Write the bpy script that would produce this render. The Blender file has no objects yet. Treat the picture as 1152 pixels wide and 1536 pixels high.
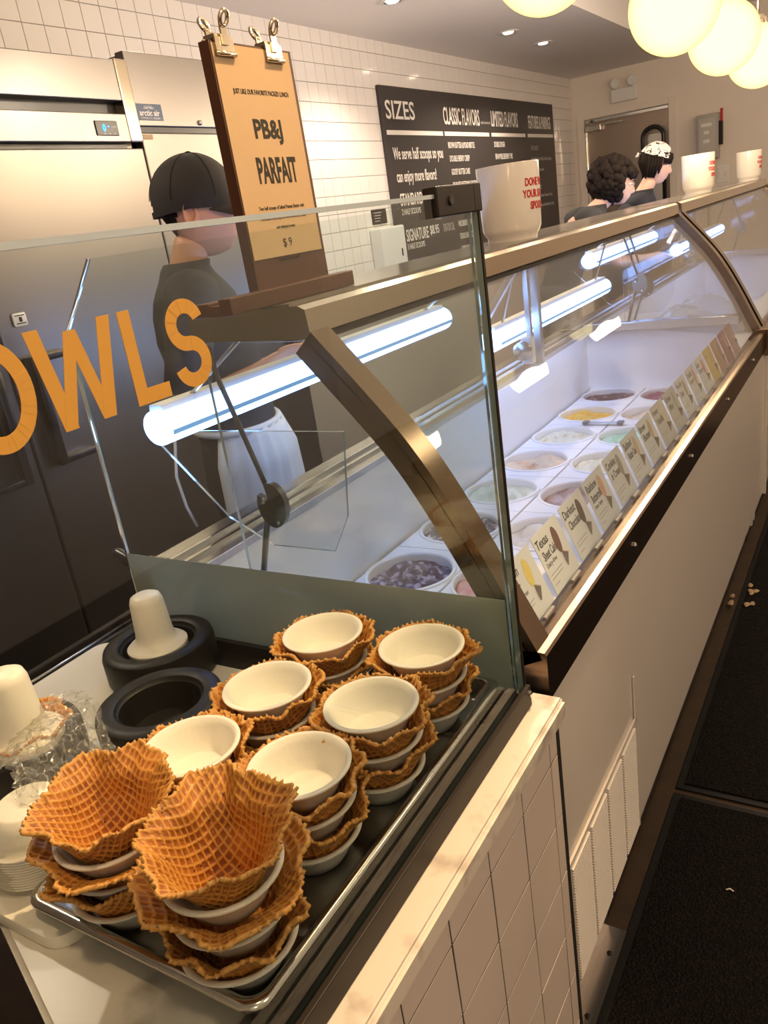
import bpy, bmesh, math, random
import numpy as np
from mathutils import Vector, Matrix

random.seed(7)
rng = np.random.RandomState(7)
scene = bpy.context.scene
C = scene.collection
PI = math.pi

# ------------------------------------------------------------------ camera
CAM_H = 1.56
F_PX = 1192.66
ROT = ((0.85296094, 0.50194442, -0.14321113),      # right
       (0.05788404, -0.36363065, -0.92974308),     # down
       (-0.5187553, 0.7847449, -0.33921731))       # forward
cam_d = bpy.data.cameras.new('camera')
cam_d.sensor_width = 36.0
cam_d.lens = F_PX * 36.0 / 1536.0
cam_d.clip_start = 0.02
cam = bpy.data.objects.new('camera', cam_d)
C.objects.link(cam)
r_, d_, f_ = (Vector(v) for v in ROT)
mw = Matrix((( r_.x, -d_.x, -f_.x, 0), (r_.y, -d_.y, -f_.y, 0), (r_.z, -d_.z, -f_.z, CAM_H), (0, 0, 0, 1)))
cam.matrix_world = mw
scene.camera = cam

# ------------------------------------------------------------------ view, world
scene.view_settings.view_transform = 'Standard'
scene.view_settings.look = 'None'
scene.view_settings.exposure = 0.68
scene.view_settings.gamma = 1.0
scene.view_settings.use_curve_mapping = False
scene.cycles.max_bounces = 10
scene.cycles.transparent_max_bounces = 24
scene.cycles.sample_clamp_indirect = 4.0
scene.cycles.caustics_reflective = False
scene.cycles.caustics_refractive = False

world = bpy.data.worlds.new('world')
scene.world = world
world.use_nodes = True
world.node_tree.nodes['Background'].inputs[0].default_value = (1.0, 0.78, 0.58, 1)
world.node_tree.nodes['Background'].inputs[1].default_value = 0.12

WARM = (1.0, 0.68, 0.38)
COOL = (0.66, 0.78, 1.0)

def light(name, kind, loc, energy, color, size=0.1, aim=None, spot=None, size_y=None):
    d = bpy.data.lights.new(name, kind)
    d.energy = energy
    d.color = color
    if kind == 'AREA':
        d.size = size
        if size_y:
            d.shape = 'RECTANGLE'
            d.size_y = size_y
    else:
        d.shadow_soft_size = size
    if spot:
        d.spot_size = spot
        d.spot_blend = 0.6
    o = bpy.data.objects.new(name, d)
    o.location = loc
    if aim is not None:
        v = Vector(aim) - Vector(loc)
        o.rotation_euler = v.to_track_quat('-Z', 'Y').to_euler()
    C.objects.link(o)
    return o

# ceiling downlights of the customer side and the staff side (real fixtures are built further down)
DOWNLIGHTS = [(-2.42, 4.53), (-2.40, 6.18), (-2.41, 6.93), (-2.42, 2.6), (-2.42, 1.0)]
for (x, y) in DOWNLIGHTS:
    light('downlight_lamp', 'SPOT', (x, y, 2.66), 36, (1.0, 0.80, 0.60), 0.04, (x, y, 0), math.radians(130))
# track spot lights over the counter, on the customer side
light('counter_spot_lamp', 'SPOT', (-0.25, 1.55, 2.9), 130, (1.0, 0.66, 0.34), 0.03, (-0.6, 0.50, 0.9), math.radians(46))
light('counter_spot_lamp', 'SPOT', (-0.1, 0.0, 2.9), 30, (1.0, 0.66, 0.36), 0.06, (-0.6, 0.8, 0.9), math.radians(100))
# added fill for the general room light, under unseen globes over the customers
for (x, y) in ((0.9, -1.6), (0.9, 0.2), (0.9, 2.0), (0.9, 3.8), (0.9, 5.6), (0.9, 7.6)):
    light('room_fill_lamp', 'POINT', (x, y, 2.45), 14, (1.0, 0.77, 0.54), 0.15)

# ------------------------------------------------------------------ materials
def _new(name):
    m = bpy.data.materials.new(name)
    m.use_nodes = True
    nt = m.node_tree
    nt.nodes.clear()
    out = nt.nodes.new('ShaderNodeOutputMaterial')
    return m, nt, out

def pbr(name, color, rough=0.5, metal=0.0, spec=0.5, noise=0.0, nscale=8.0, bump=0.0, bscale=60.0,
        stretch=None, color2=None, coat=0.0, sss=0.0, contrast=None, rough_noise=0.0, alpha=None, trans=0.0):
    m, nt, out = _new(name)
    N, L = nt.nodes, nt.links
    b = N.new('ShaderNodeBsdfPrincipled')
    L.new(b.outputs[0], out.inputs[0])
    b.inputs['Base Color'].default_value = (*color, 1)
    b.inputs['Roughness'].default_value = rough
    b.inputs['Metallic'].default_value = metal
    b.inputs['Specular IOR Level'].default_value = spec
    if coat: b.inputs['Coat Weight'].default_value = coat
    if trans: b.inputs['Transmission Weight'].default_value = trans
    if sss:
        b.inputs['Subsurface Weight'].default_value = sss
        b.inputs['Subsurface Radius'].default_value = (0.02, 0.012, 0.008)
    tc = N.new('ShaderNodeTexCoord')
    mp = N.new('ShaderNodeMapping')
    L.new(tc.outputs['Object'], mp.inputs[0])
    if stretch: mp.inputs['Scale'].default_value = stretch
    if noise or color2:
        t = N.new('ShaderNodeTexNoise')
        t.inputs['Scale'].default_value = nscale
        t.inputs['Detail'].default_value = 5
        L.new(mp.outputs[0], t.inputs[0])
        mx = N.new('ShaderNodeMix'); mx.data_type = 'RGBA'
        c2 = color2 if color2 else tuple(max(0, c * (1 - noise)) for c in color)
        mx.inputs[6].default_value = (*color, 1)
        mx.inputs[7].default_value = (*c2, 1)
        if contrast:
            cr = N.new('ShaderNodeMapRange')
            cr.inputs[1].default_value, cr.inputs[2].default_value = contrast
            L.new(t.outputs[0], cr.inputs[0]); L.new(cr.outputs[0], mx.inputs[0])
        else:
            L.new(t.outputs[0], mx.inputs[0])
        L.new(mx.outputs[2], b.inputs['Base Color'])
    if rough_noise:
        t2 = N.new('ShaderNodeTexNoise'); t2.inputs['Scale'].default_value = nscale * 2
        L.new(mp.outputs[0], t2.inputs[0])
        mr = N.new('ShaderNodeMapRange')
        mr.inputs[3].default_value = rough - rough_noise; mr.inputs[4].default_value = rough + rough_noise
        L.new(t2.outputs[0], mr.inputs[0]); L.new(mr.outputs[0], b.inputs['Roughness'])
    if bump:
        t = N.new('ShaderNodeTexNoise'); t.inputs['Scale'].default_value = bscale
        t.inputs['Detail'].default_value = 3
        L.new(mp.outputs[0], t.inputs[0])
        bp = N.new('ShaderNodeBump'); bp.inputs['Strength'].default_value = bump
        bp.inputs['Distance'].default_value = 0.002
        L.new(t.outputs[0], bp.inputs['Height']); L.new(bp.outputs[0], b.inputs['Normal'])
    return m

def emit(name, color, strength):
    m, nt, out = _new(name)
    e = nt.nodes.new('ShaderNodeEmission')
    e.inputs[0].default_value = (*color, 1); e.inputs[1].default_value = strength
    nt.links.new(e.outputs[0], out.inputs[0])
    return m

def glass(name, tint=(0.93, 0.96, 0.95), base=0.04, rough=0.0, haze=0.0, hazecol=(0.6, 0.65, 0.66)):
    """thin pane: straight transmission plus a Schlick reflection"""
    m, nt, out = _new(name)
    N, L = nt.nodes, nt.links
    g = N.new('ShaderNodeNewGeometry')
    dot = N.new('ShaderNodeVectorMath'); dot.operation = 'DOT_PRODUCT'
    L.new(g.outputs['Normal'], dot.inputs[0]); L.new(g.outputs['Incoming'], dot.inputs[1])
    ab = N.new('ShaderNodeMath'); ab.operation = 'ABSOLUTE'; L.new(dot.outputs['Value'], ab.inputs[0])
    om = N.new('ShaderNodeMath'); om.operation = 'SUBTRACT'; om.inputs[0].default_value = 1.0; L.new(ab.outputs[0], om.inputs[1])
    pw = N.new('ShaderNodeMath'); pw.operation = 'POWER'; L.new(om.outputs[0], pw.inputs[0]); pw.inputs[1].default_value = 5
    ma = N.new('ShaderNodeMath'); ma.operation = 'MULTIPLY_ADD'
    L.new(pw.outputs[0], ma.inputs[0]); ma.inputs[1].default_value = 1 - base; ma.inputs[2].default_value = base
    tr = N.new('ShaderNodeBsdfTransparent'); tr.inputs[0].default_value = (*tint, 1)
    gl = N.new('ShaderNodeBsdfGlossy'); gl.inputs['Roughness'].default_value = rough
    mx = N.new('ShaderNodeMixShader')
    L.new(ma.outputs[0], mx.inputs[0]); L.new(gl.outputs[0], mx.inputs[2])
    if haze:
        df = N.new('ShaderNodeBsdfDiffuse'); df.inputs[0].default_value = (*hazecol, 1)
        tl = N.new('ShaderNodeBsdfTranslucent'); tl.inputs[0].default_value = (*hazecol, 1)
        ad = N.new('ShaderNodeMixShader'); ad.inputs[0].default_value = 0.5
        L.new(df.outputs[0], ad.inputs[1]); L.new(tl.outputs[0], ad.inputs[2])
        m2 = N.new('ShaderNodeMixShader'); m2.inputs[0].default_value = haze
        L.new(tr.outputs[0], m2.inputs[1]); L.new(ad.outputs[0], m2.inputs[2])
        L.new(m2.outputs[0], mx.inputs[1])
    else:
        L.new(tr.outputs[0], mx.inputs[1])
    L.new(mx.outputs[0], out.inputs[0])
    return m

M = {}
M['steel'] = pbr('brushed_steel', (0.60, 0.57, 0.53), 0.26, 1.0, noise=0.10, nscale=3, bump=0.06, bscale=90, stretch=(1, 0.03, 1))
M['steel_v'] = pbr('fridge_steel', (0.24, 0.22, 0.205), 0.34, 1.0, noise=0.10, nscale=2, bump=0.05, bscale=120, stretch=(1, 1, 0.02))
M['steel_door'] = pbr('door_steel', (0.42, 0.34, 0.28), 0.36, 1.0, noise=0.15, nscale=3, bump=0.05, bscale=90, stretch=(1, 1, 0.04))
M['steel_gold'] = pbr('satin_steel_trim', (0.62, 0.53, 0.42), 0.17, 1.0, noise=0.08, nscale=4, bump=0.04, bscale=120, stretch=(1, 0.03, 1))
M['tray'] = pbr('aluminium_tray', (0.74, 0.71, 0.66), 0.20, 1.0, noise=0.25, nscale=9, bump=0.05, bscale=60, rough_noise=0.08)
M['chrome'] = pbr('chrome', (0.75, 0.73, 0.70), 0.08, 1.0)
M['brass_clip'] = pbr('nickel_clip', (0.70, 0.60, 0.45), 0.18, 1.0)
M['dark_metal'] = pbr('dark_metal', (0.022, 0.017, 0.014), 0.42, 0.1, spec=0.2, noise=0.2)
M['black_plastic'] = pbr('black_plastic', (0.012, 0.012, 0.013), 0.30)
M['black_rubber'] = pbr('black_rubber', (0.009, 0.0085, 0.008), 0.45, spec=0.3, noise=0.5, nscale=25, rough_noise=0.12)
M['black'] = pbr('flat_black', (0.006, 0.006, 0.006), 0.7)
M['nylon'] = pbr('white_nylon', (0.86, 0.82, 0.72), 0.38, sss=0.15)
M['paper'] = pbr('moulded_paper', (0.88, 0.83, 0.73), 0.62, noise=0.05, nscale=30, bump=0.15, bscale=220)
M['white_panel'] = pbr('white_powder_coat', (0.62, 0.58, 0.53), 0.25, noise=0.03, nscale=2)
M['white_plastic'] = pbr('white_plastic', (0.80, 0.80, 0.80), 0.35)
M['case_white'] = pbr('case_interior_white', (0.86, 0.87, 0.90), 0.45, noise=0.05, nscale=6, bump=0.2, bscale=60)
M['tub_white'] = pbr('tub_white', (0.85, 0.85, 0.88), 0.35)
M['marble'] = pbr('white_marble', (0.64, 0.59, 0.52), 0.28, color2=(0.30, 0.26, 0.22), nscale=14, contrast=(0.56, 0.74), spec=0.35)
M['board'] = pbr('cutting_board', (0.84, 0.80, 0.70), 0.45, noise=0.04, nscale=9)
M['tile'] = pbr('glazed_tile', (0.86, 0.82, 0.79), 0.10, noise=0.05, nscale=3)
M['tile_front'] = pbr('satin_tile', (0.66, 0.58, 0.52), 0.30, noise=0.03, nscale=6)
M['grout_light'] = pbr('light_grout', (0.36, 0.31, 0.27), 0.9)
M['grout'] = pbr('dark_grout', (0.025, 0.018, 0.014), 0.9)
M['wall'] = pbr('painted_wall', (0.84, 0.76, 0.68), 0.7, noise=0.03)
M['ceiling'] = pbr('painted_ceiling', (0.86, 0.83, 0.81), 0.8)
M['floor'] = pbr('stained_floor', (0.08, 0.045, 0.02), 0.5, color2=(0.015, 0.009, 0.006), nscale=14, bump=0.3)
M['wood'] = pbr('walnut_wood', (0.085, 0.030, 0.012), 0.38, color2=(0.04, 0.014, 0.006), nscale=9, stretch=(4, 4, 0.5))
M['wood_stand'] = pbr('walnut_stand', (0.085, 0.030, 0.012), 0.38, color2=(0.04, 0.014, 0.006), nscale=9, stretch=(4, 0.5, 4))
M['kraft'] = pbr('kraft_paper', (0.44, 0.31, 0.18), 0.75, noise=0.05, nscale=60)
M['ink'] = pbr('black_ink', (0.012, 0.011, 0.010), 0.8)
M['chalk'] = pbr('white_lettering', (0.80, 0.76, 0.72), 0.7)
M['chalk_dim'] = pbr('grey_lettering', (0.42, 0.39, 0.38), 0.7)
M['menu'] = pbr('charcoal_board', (0.042, 0.036, 0.036), 0.5)
M['ceramic'] = pbr('cream_ceramic', (0.84, 0.79, 0.71), 0.14, noise=0.02)
M['red'] = pbr('red_lettering', (0.55, 0.02, 0.015), 0.5)
M['orange'] = pbr('orange_vinyl', (0.66, 0.34, 0.055), 0.5)
M['glass'] = glass('clear_glass')
M['glass_case'] = glass('case_glass', (0.95, 0.97, 0.97), 0.06)
M['acrylic'] = glass('clear_acrylic', (0.95, 0.96, 0.97), 0.04)
M['frost'] = glass('frosted_film', (0.45, 0.50, 0.47), 0.04, 0.12, 0.72, (0.52, 0.56, 0.50))
M['wrap'] = glass('plastic_wrap', (0.98, 0.98, 0.97), 0.03, 0.22, 0.09, (0.8, 0.78, 0.75))
M['glass_edge'] = pbr('glass_edge', (0.28, 0.40, 0.38), 0.08, 0.0, 0.9, trans=0.4)
M['skin'] = pbr('skin', (0.58, 0.30, 0.19), 0.5, sss=0.1)
M['skin_pale'] = pbr('pale_skin', (0.72, 0.45, 0.34), 0.5, sss=0.1)
M['hair'] = pbr('dark_hair', (0.012, 0.007, 0.005), 0.75, spec=0.2, bump=0.8, bscale=120, stretch=(1, 1, 0.15))
M['cap'] = pbr('black_cotton', (0.018, 0.015, 0.013), 0.8, bump=0.3, bscale=300)
M['shirt'] = pbr('charcoal_cotton', (0.034, 0.034, 0.037), 0.85, bump=0.3, bscale=40)
M['apron'] = pbr('white_apron', (0.80, 0.78, 0.75), 0.85, noise=0.08, bump=0.6, bscale=18)
M['lampglass'] = None
M['led'] = emit('led_diffuser', (0.24, 0.44, 1.0), 8.0)
M['blue_digit'] = emit('blue_led_digit', (0.05, 0.35, 1.0), 3.0)
M['down_emit'] = emit('downlight_bulb', (1.0, 0.80, 0.55), 12.0)

def carpet_mat():
    m, nt, out = _new('looped_mat')
    N, L = nt.nodes, nt.links
    b = N.new('ShaderNodeBsdfPrincipled'); L.new(b.outputs[0], out.inputs[0])
    b.inputs['Roughness'].default_value = 0.75
    b.inputs['Specular IOR Level'].default_value = 0.15
    tc = N.new('ShaderNodeTexCoord')
    v = N.new('ShaderNodeTexVoronoi'); v.inputs['Scale'].default_value = 170
    L.new(tc.outputs['Object'], v.inputs[0])
    cr = N.new('ShaderNodeValToRGB')
    cr.color_ramp.elements[0].position = 0.0; cr.color_ramp.elements[0].color = (0.020, 0.012, 0.008, 1)
    cr.color_ramp.elements[1].position = 0.5; cr.color_ramp.elements[1].color = (0.0015, 0.001, 0.001, 1)
    L.new(v.outputs['Distance'], cr.inputs[0]); L.new(cr.outputs[0], b.inputs['Base Color'])
    bp = N.new('ShaderNodeBump'); bp.inputs['Strength'].default_value = 1.0; bp.inputs['Distance'].default_value = 0.004
    bp.invert = True
    L.new(v.outputs['Distance'], bp.inputs['Height']); L.new(bp.outputs[0], b.inputs['Normal'])
    return m
M['mat'] = carpet_mat()

def waffle_mat():
    m, nt, out = _new('baked_waffle')
    N, L = nt.nodes, nt.links
    b = N.new('ShaderNodeBsdfPrincipled'); L.new(b.outputs[0], out.inputs[0])
    b.inputs['Roughness'].default_value = 0.42
    b.inputs['Specular IOR Level'].default_value = 0.45
    b.inputs['Subsurface Weight'].default_value = 0.12
    b.inputs['Subsurface Radius'].default_value = (0.006, 0.003, 0.001)
    at = N.new('ShaderNodeAttribute'); at.attribute_name = 'ridge'
    sp = N.new('ShaderNodeSeparateColor'); L.new(at.outputs['Color'], sp.inputs[0])
    tc = N.new('ShaderNodeTexCoord')
    nz = N.new('ShaderNodeTexNoise'); nz.inputs['Scale'].default_value = 28; nz.inputs['Detail'].default_value = 4
    L.new(tc.outputs['Object'], nz.inputs[0])
    # floor of the cells: orange to toasted brown
    c1 = N.new('ShaderNodeMix'); c1.data_type = 'RGBA'
    c1.inputs[6].default_value = (0.50, 0.165, 0.024, 1); c1.inputs[7].default_value = (0.25, 0.065, 0.010, 1)
    mr = N.new('ShaderNodeMapRange'); mr.inputs[1].default_value = 0.35; mr.inputs[2].default_value = 0.68
    L.new(nz.outputs[0], mr.inputs[0]); L.new(mr.outputs[0], c1.inputs[0])
    c2 = N.new('ShaderNodeMix'); c2.data_type = 'RGBA'
    c2.inputs[7].default_value = (0.72, 0.34, 0.065, 1)
    L.new(c1.outputs[2], c2.inputs[6]); L.new(sp.outputs[0], c2.inputs[0])
    c3 = N.new('ShaderNodeMix'); c3.data_type = 'RGBA'
    c3.inputs[7].default_value = (0.70, 0.36, 0.095, 1)
    L.new(c2.outputs[2], c3.inputs[6]); L.new(sp.outputs[1], c3.inputs[0])
    # dark toasted specks
    vs = N.new('ShaderNodeTexNoise'); vs.inputs['Scale'].default_value = 190; vs.inputs['Detail'].default_value = 1
    L.new(tc.outputs['Object'], vs.inputs[0])
    ms = N.new('ShaderNodeMapRange'); ms.inputs[1].default_value = 0.70; ms.inputs[2].default_value = 0.76
    L.new(vs.outputs[0], ms.inputs[0])
    c4 = N.new('ShaderNodeMix'); c4.data_type = 'RGBA'
    c4.inputs[7].default_value = (0.13, 0.03, 0.008, 1)
    L.new(c3.outputs[2], c4.inputs[6]); L.new(ms.outputs[0], c4.inputs[0])
    L.new(c4.outputs[2], b.inputs['Base Color'])
    bn = N.new('ShaderNodeTexNoise'); bn.inputs['Scale'].default_value = 260
    L.new(tc.outputs['Object'], bn.inputs[0])
    bp = N.new('ShaderNodeBump'); bp.inputs['Strength'].default_value = 0.35; bp.inputs['Distance'].default_value = 0.0008
    L.new(bn.outputs[0], bp.inputs['Height']); L.new(bp.outputs[0], b.inputs['Normal'])
    return m
M['waffle'] = waffle_mat()

def globe_mat():
    m, nt, out = _new('opal_globe')
    N, L = nt.nodes, nt.links
    e = N.new('ShaderNodeEmission')
    lw = N.new('ShaderNodeLayerWeight'); lw.inputs[0].default_value = 0.35
    cr = N.new('ShaderNodeValToRGB')
    cr.color_ramp.elements[0].color = (1.0, 0.82, 0.42, 1); cr.color_ramp.elements[0].position = 0.15
    cr.color_ramp.elements[1].color = (0.90, 0.58, 0.18, 1); cr.color_ramp.elements[1].position = 0.85
    L.new(lw.outputs['Facing'], cr.inputs[0]); L.new(cr.outputs[0], e.inputs[0])
    e.inputs[1].default_value = 1.3
    L.new(e.outputs[0], out.inputs[0])
    return m
M['globe'] = globe_mat()

def ice(name, c1, c2, scale=30, contrast=(0.4, 0.6)):
    return pbr(name, c1, 0.45, color2=c2, nscale=scale, contrast=contrast, bump=1.0, bscale=70)

# ------------------------------------------------------------------ builders
class MB:
    """collects shapes (world coordinates) for one mesh object"""
    def __init__(s): s.v = []; s.f = []
    def add(s, vs, fs):
        n = len(s.v)
        s.v += [tuple(map(float, p)) for p in vs]
        s.f += [tuple(i + n for i in f) for f in fs]
        return s
    def box(s, x0, y0, z0, x1, y1, z1, c=0.0):
        """box, with chamfered edges when c > 0"""
        if x0 > x1: x0, x1 = x1, x0
        if y0 > y1: y0, y1 = y1, y0
        if z0 > z1: z0, z1 = z1, z0
        if c <= 0:
            vs = [(x, y, z) for x in (x0, x1) for y in (y0, y1) for z in (z0, z1)]
            return s.add(vs, [(0, 1, 3, 2), (4, 6, 7, 5), (0, 4, 5, 1), (2, 3, 7, 6), (0, 2, 6, 4), (1, 5, 7, 3)])
        bm = bmesh.new()
        bmesh.ops.create_cube(bm, size=1)
        for v in bm.verts:
            v.co = Vector(((x0 + x1) / 2 + v.co.x * (x1 - x0), (y0 + y1) / 2 + v.co.y * (y1 - y0), (z0 + z1) / 2 + v.co.z * (z1 - z0)))
        bmesh.ops.bevel(bm, geom=bm.edges[:], offset=c, segments=2, affect='EDGES', profile=0.5)
        return s.bm(bm)
    def bm(s, bm, mat=None):
        bm.verts.ensure_lookup_table()
        vs = [(mat @ v.co) if mat else v.co[:] for v in bm.verts]
        fs = [[v.index for v in f.verts] for f in bm.faces]
        s.add(vs, fs); bm.free()
        return s
    def hexa(s, p):   # 8 points: bottom 4 (ccw), top 4
        return s.add(p, [(3, 2, 1, 0), (4, 5, 6, 7), (0, 1, 5, 4), (1, 2, 6, 5), (2, 3, 7, 6), (3, 0, 4, 7)])
    def prism(s, poly, axis, a, b):
        """poly: 2-D points in the other two axes (x,y,z order), extruded along axis from a to b"""
        n = len(poly)
        def P(p, t):
            q = list(p); q.insert(axis, t); return tuple(q)
        vs = [P(p, a) for p in poly] + [P(p, b) for p in poly]
        fs = [tuple(range(n))[::-1], tuple(range(n, 2 * n))]
        fs += [(i, (i + 1) % n, n + (i + 1) % n, n + i) for i in range(n)]
        return s.add(vs, fs)
    def lathe(s, prof, cx=0, cy=0, cz=0, n=48, cap0=True, cap1=True, ax=None):
        """prof: (r, z) list. ax: optional matrix for orientation"""
        vs, fs = [], []
        m = len(prof)
        for r, z in prof:
            for k in range(n):
                a = 2 * PI * k / n
                p = Vector((r * math.cos(a), r * math.sin(a), z))
                if ax is not None: p = ax @ p
                vs.append((p.x + cx, p.y + cy, p.z + cz))
        for i in range(m - 1):
            for k in range(n):
                k2 = (k + 1) % n
                fs.append((i * n + k, i * n + k2, (i + 1) * n + k2, (i + 1) * n + k))
        if cap0 and prof[0][0] > 1e-6: fs.append(tuple(range(n))[::-1])
        if cap1 and prof[-1][0] > 1e-6: fs.append(tuple((m - 1) * n + k for k in range(n)))
        return s.add(vs, fs)
    def tube(s, pts, r, n=10, closed=False):
        pts = [Vector(p) for p in pts]
        m = len(pts)
        rs = r if isinstance(r, (list, tuple)) else [r] * m
        vs, fs = [], []
        up = Vector((0.123, 0.3, 1)).normalized()
        prev = None
        for i, p in enumerate(pts):
            a = pts[(i - 1) % m] if (closed or i > 0) else p
            b = pts[(i + 1) % m] if (closed or i < m - 1) else p
            t = (b - a).normalized()
            if prev is None:
                u = t.cross(up)
                if u.length < 0.1: u = t.cross(Vector((1, 0, 0)))
                u.normalize()
            else:
                u = (prev - t * prev.dot(t)).normalized()
            prev = u
            w = t.cross(u)
            for k in range(n):
                an = 2 * PI * k / n
                q = p + (u * math.cos(an) + w * math.sin(an)) * rs[i]
                vs.append(q[:])
        for i in range(m if closed else m - 1):
            j = (i + 1) % m
            for k in range(n):
                k2 = (k + 1) % n
                fs.append((i * n + k, i * n + k2, j * n + k2, j * n + k))
        if not closed:
            fs.append(tuple(range(n))[::-1]); fs.append(tuple((m - 1) * n + k for k in range(n)))
        return s.add(vs, fs)
    def grid(s, rows):
        """rows of points -> quads"""
        h, w = len(rows), len(rows[0])
        vs = [p for r in rows for p in r]
        fs = [(i * w + j, i * w + j + 1, (i + 1) * w + j + 1, (i + 1) * w + j) for i in range(h - 1) for j in range(w - 1)]
        return s.add(vs, fs)
    def slab(s, rows, off):
        """closed thin sheet from a grid of points; off = thickness vector"""
        h, w = len(rows), len(rows[0])
        o = Vector(off)
        a = [Vector(p) for r in rows for p in r]
        vs = [p[:] for p in a] + [(p + o)[:] for p in a]
        n = h * w
        fs = []
        for i in range(h - 1):
            for j in range(w - 1):
                q = (i * w + j, i * w + j + 1, (i + 1) * w + j + 1, (i + 1) * w + j)
                fs.append(q); fs.append(tuple(n + k for k in q[::-1]))
        bd = [j for j in range(w)] + [i * w + w - 1 for i in range(1, h)] + [(h - 1) * w + j for j in range(w - 2, -1, -1)] + [i * w for i in range(h - 2, 0, -1)]
        for k in range(len(bd)):
            p, q = bd[k], bd[(k + 1) % len(bd)]
            fs.append((q, p, p + n, q + n))
        return s.add(vs, fs)

def wloc(o):
    v = Vector((0, 0, 0))
    while o is not None:
        v += Vector(o.location); o = o.parent
    return v

def mk(name, mb, mat, parent=None, smooth=None, origin=None):
    me = bpy.data.meshes.new(name)
    base = wloc(parent)
    o = bpy.data.objects.new(name, me)
    if origin is not None:
        loc = Vector(origin)
        o.location = loc - base
        base = loc
    vs = [(p[0] - base.x, p[1] - base.y, p[2] - base.z) for p in mb.v]
    me.from_pydata(vs, [], mb.f)
    if isinstance(mat, (list, tuple)):
        for m in mat: me.materials.append(m)
    else:
        me.materials.append(mat)
    bm = bmesh.new(); bm.from_mesh(me)
    bmesh.ops.recalc_face_normals(bm, faces=bm.faces[:])
    bm.to_mesh(me); bm.free()
    if smooth:
        me.polygons.foreach_set('use_smooth', [True] * len(me.polygons))
        if smooth is not True:
            me.set_sharp_from_angle(angle=math.radians(smooth))
    C.objects.link(o)
    if parent is not None: o.parent = parent
    return o

def empty(name, loc, label=None, cat=None, group=None):
    o = bpy.data.objects.new(name, None)
    o.empty_display_size = 0.05
    o.location = loc
    C.objects.link(o)
    if label: tag(o, label, cat, group)
    return o

def tag(o, label, cat, group=None):
    o['label'] = label; o['category'] = cat
    if group: o['group'] = group
    return o

def struct(o):
    o['kind'] = 'structure'
    return o

def copy_tree(o, parent=None, loc=None, rotz=None, label=None):
    c = o.copy(); C.objects.link(c)
    if parent is not None: c.parent = parent
    if loc is not None: c.location = loc
    if rotz is not None: c.rotation_euler[2] = rotz
    if label: c['label'] = label
    for ch in list(o.children):
        copy_tree(ch, c)
    return c

def text_mb(s, bold=0.0, extrude=0.02, shear=0.0, align='LEFT'):
    cu = bpy.data.curves.new('lettering_curve', 'FONT')
    cu.body = s; cu.size = 1.0; cu.offset = bold; cu.extrude = extrude; cu.shear = shear; cu.align_x = align
    cu.resolution_u = 3
    o = bpy.data.objects.new('lettering_tmp', cu)
    C.objects.link(o)
    dg = bpy.context.evaluated_depsgraph_get()
    me = bpy.data.meshes.new_from_object(o.evaluated_get(dg))
    vs = np.array([v.co[:] for v in me.vertices]); fs = [tuple(p.vertices) for p in me.polygons]
    C.objects.unlink(o); bpy.data.objects.remove(o); bpy.data.curves.remove(cu); bpy.data.meshes.remove(me)
    return vs, fs

def text_on(mb, s, org, u, v, w, h, bold=0.0, shear=0.0, thick=0.0006, keep=False, align='LEFT'):
    """text stretched to the box w x h whose lower left corner is org; u, v: directions of the writing and its up"""
    vs, fs = text_mb(s, bold, 0.02, shear, align)
    if len(vs) == 0: return
    lo, hi = vs.min(0), vs.max(0)
    u = Vector(u).normalized(); v = Vector(v).normalized(); n = u.cross(v)
    org = Vector(org)
    P = []
    for p in vs:
        a = (p[0] - lo[0]) / (hi[0] - lo[0]) * w
        b = (p[1] - lo[1]) / (hi[1] - lo[1]) * h
        c = (p[2] - lo[2]) / (hi[2] - lo[2]) * thick
        P.append((org + u * a + v * b + n * c)[:])
    mb.add(P, fs)
# ------------------------------------------------------------------ the room
XW = -3.0          # tiled wall
YB = 9.4           # far wall
ZC = 2.70          # dropped ceiling over the staff side
T = 0.108          # tile pitch
struct(mk('floor', MB().box(-3.1, -2.6, -0.05, 2.6, 9.5, 0.0), M['floor']))
wl = struct(mk('wall_left', MB().box(XW - 0.1, -2.6, 0, XW - 0.008, 9.4, 3.05), M['grout_light']))
wb = MB().box(-3.1, YB, 0, -2.875, YB + 0.1, 3.05).box(-1.975, YB, 0, 2.6, YB + 0.1, 3.05).box(-2.875, YB, 2.275, -1.975, YB + 0.1, 3.05)
struct(mk('wall_back', wb, M['wall']))
struct(mk('wall_right', MB().box(2.5, -2.6, 0, 2.6, 9.5, 3.05), M['wall']))
struct(mk('wall_near', MB().box(-3.1, -2.6, 0, 2.6, -2.5, 3.05), M['wall']))
ce = MB().box(-3.1, -2.6, 3.0, 2.6, 9.5, 3.05).box(-3.0, -2.5, ZC, -1.83, 9.4, 3.0)
struct(mk('ceiling', ce, M['ceiling']))
# baseboard of the far wall
struct(mk('baseboard_back', MB().box(-1.9, YB - 0.015, 0, 2.5, YB, 0.1), M['white_plastic']))

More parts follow.
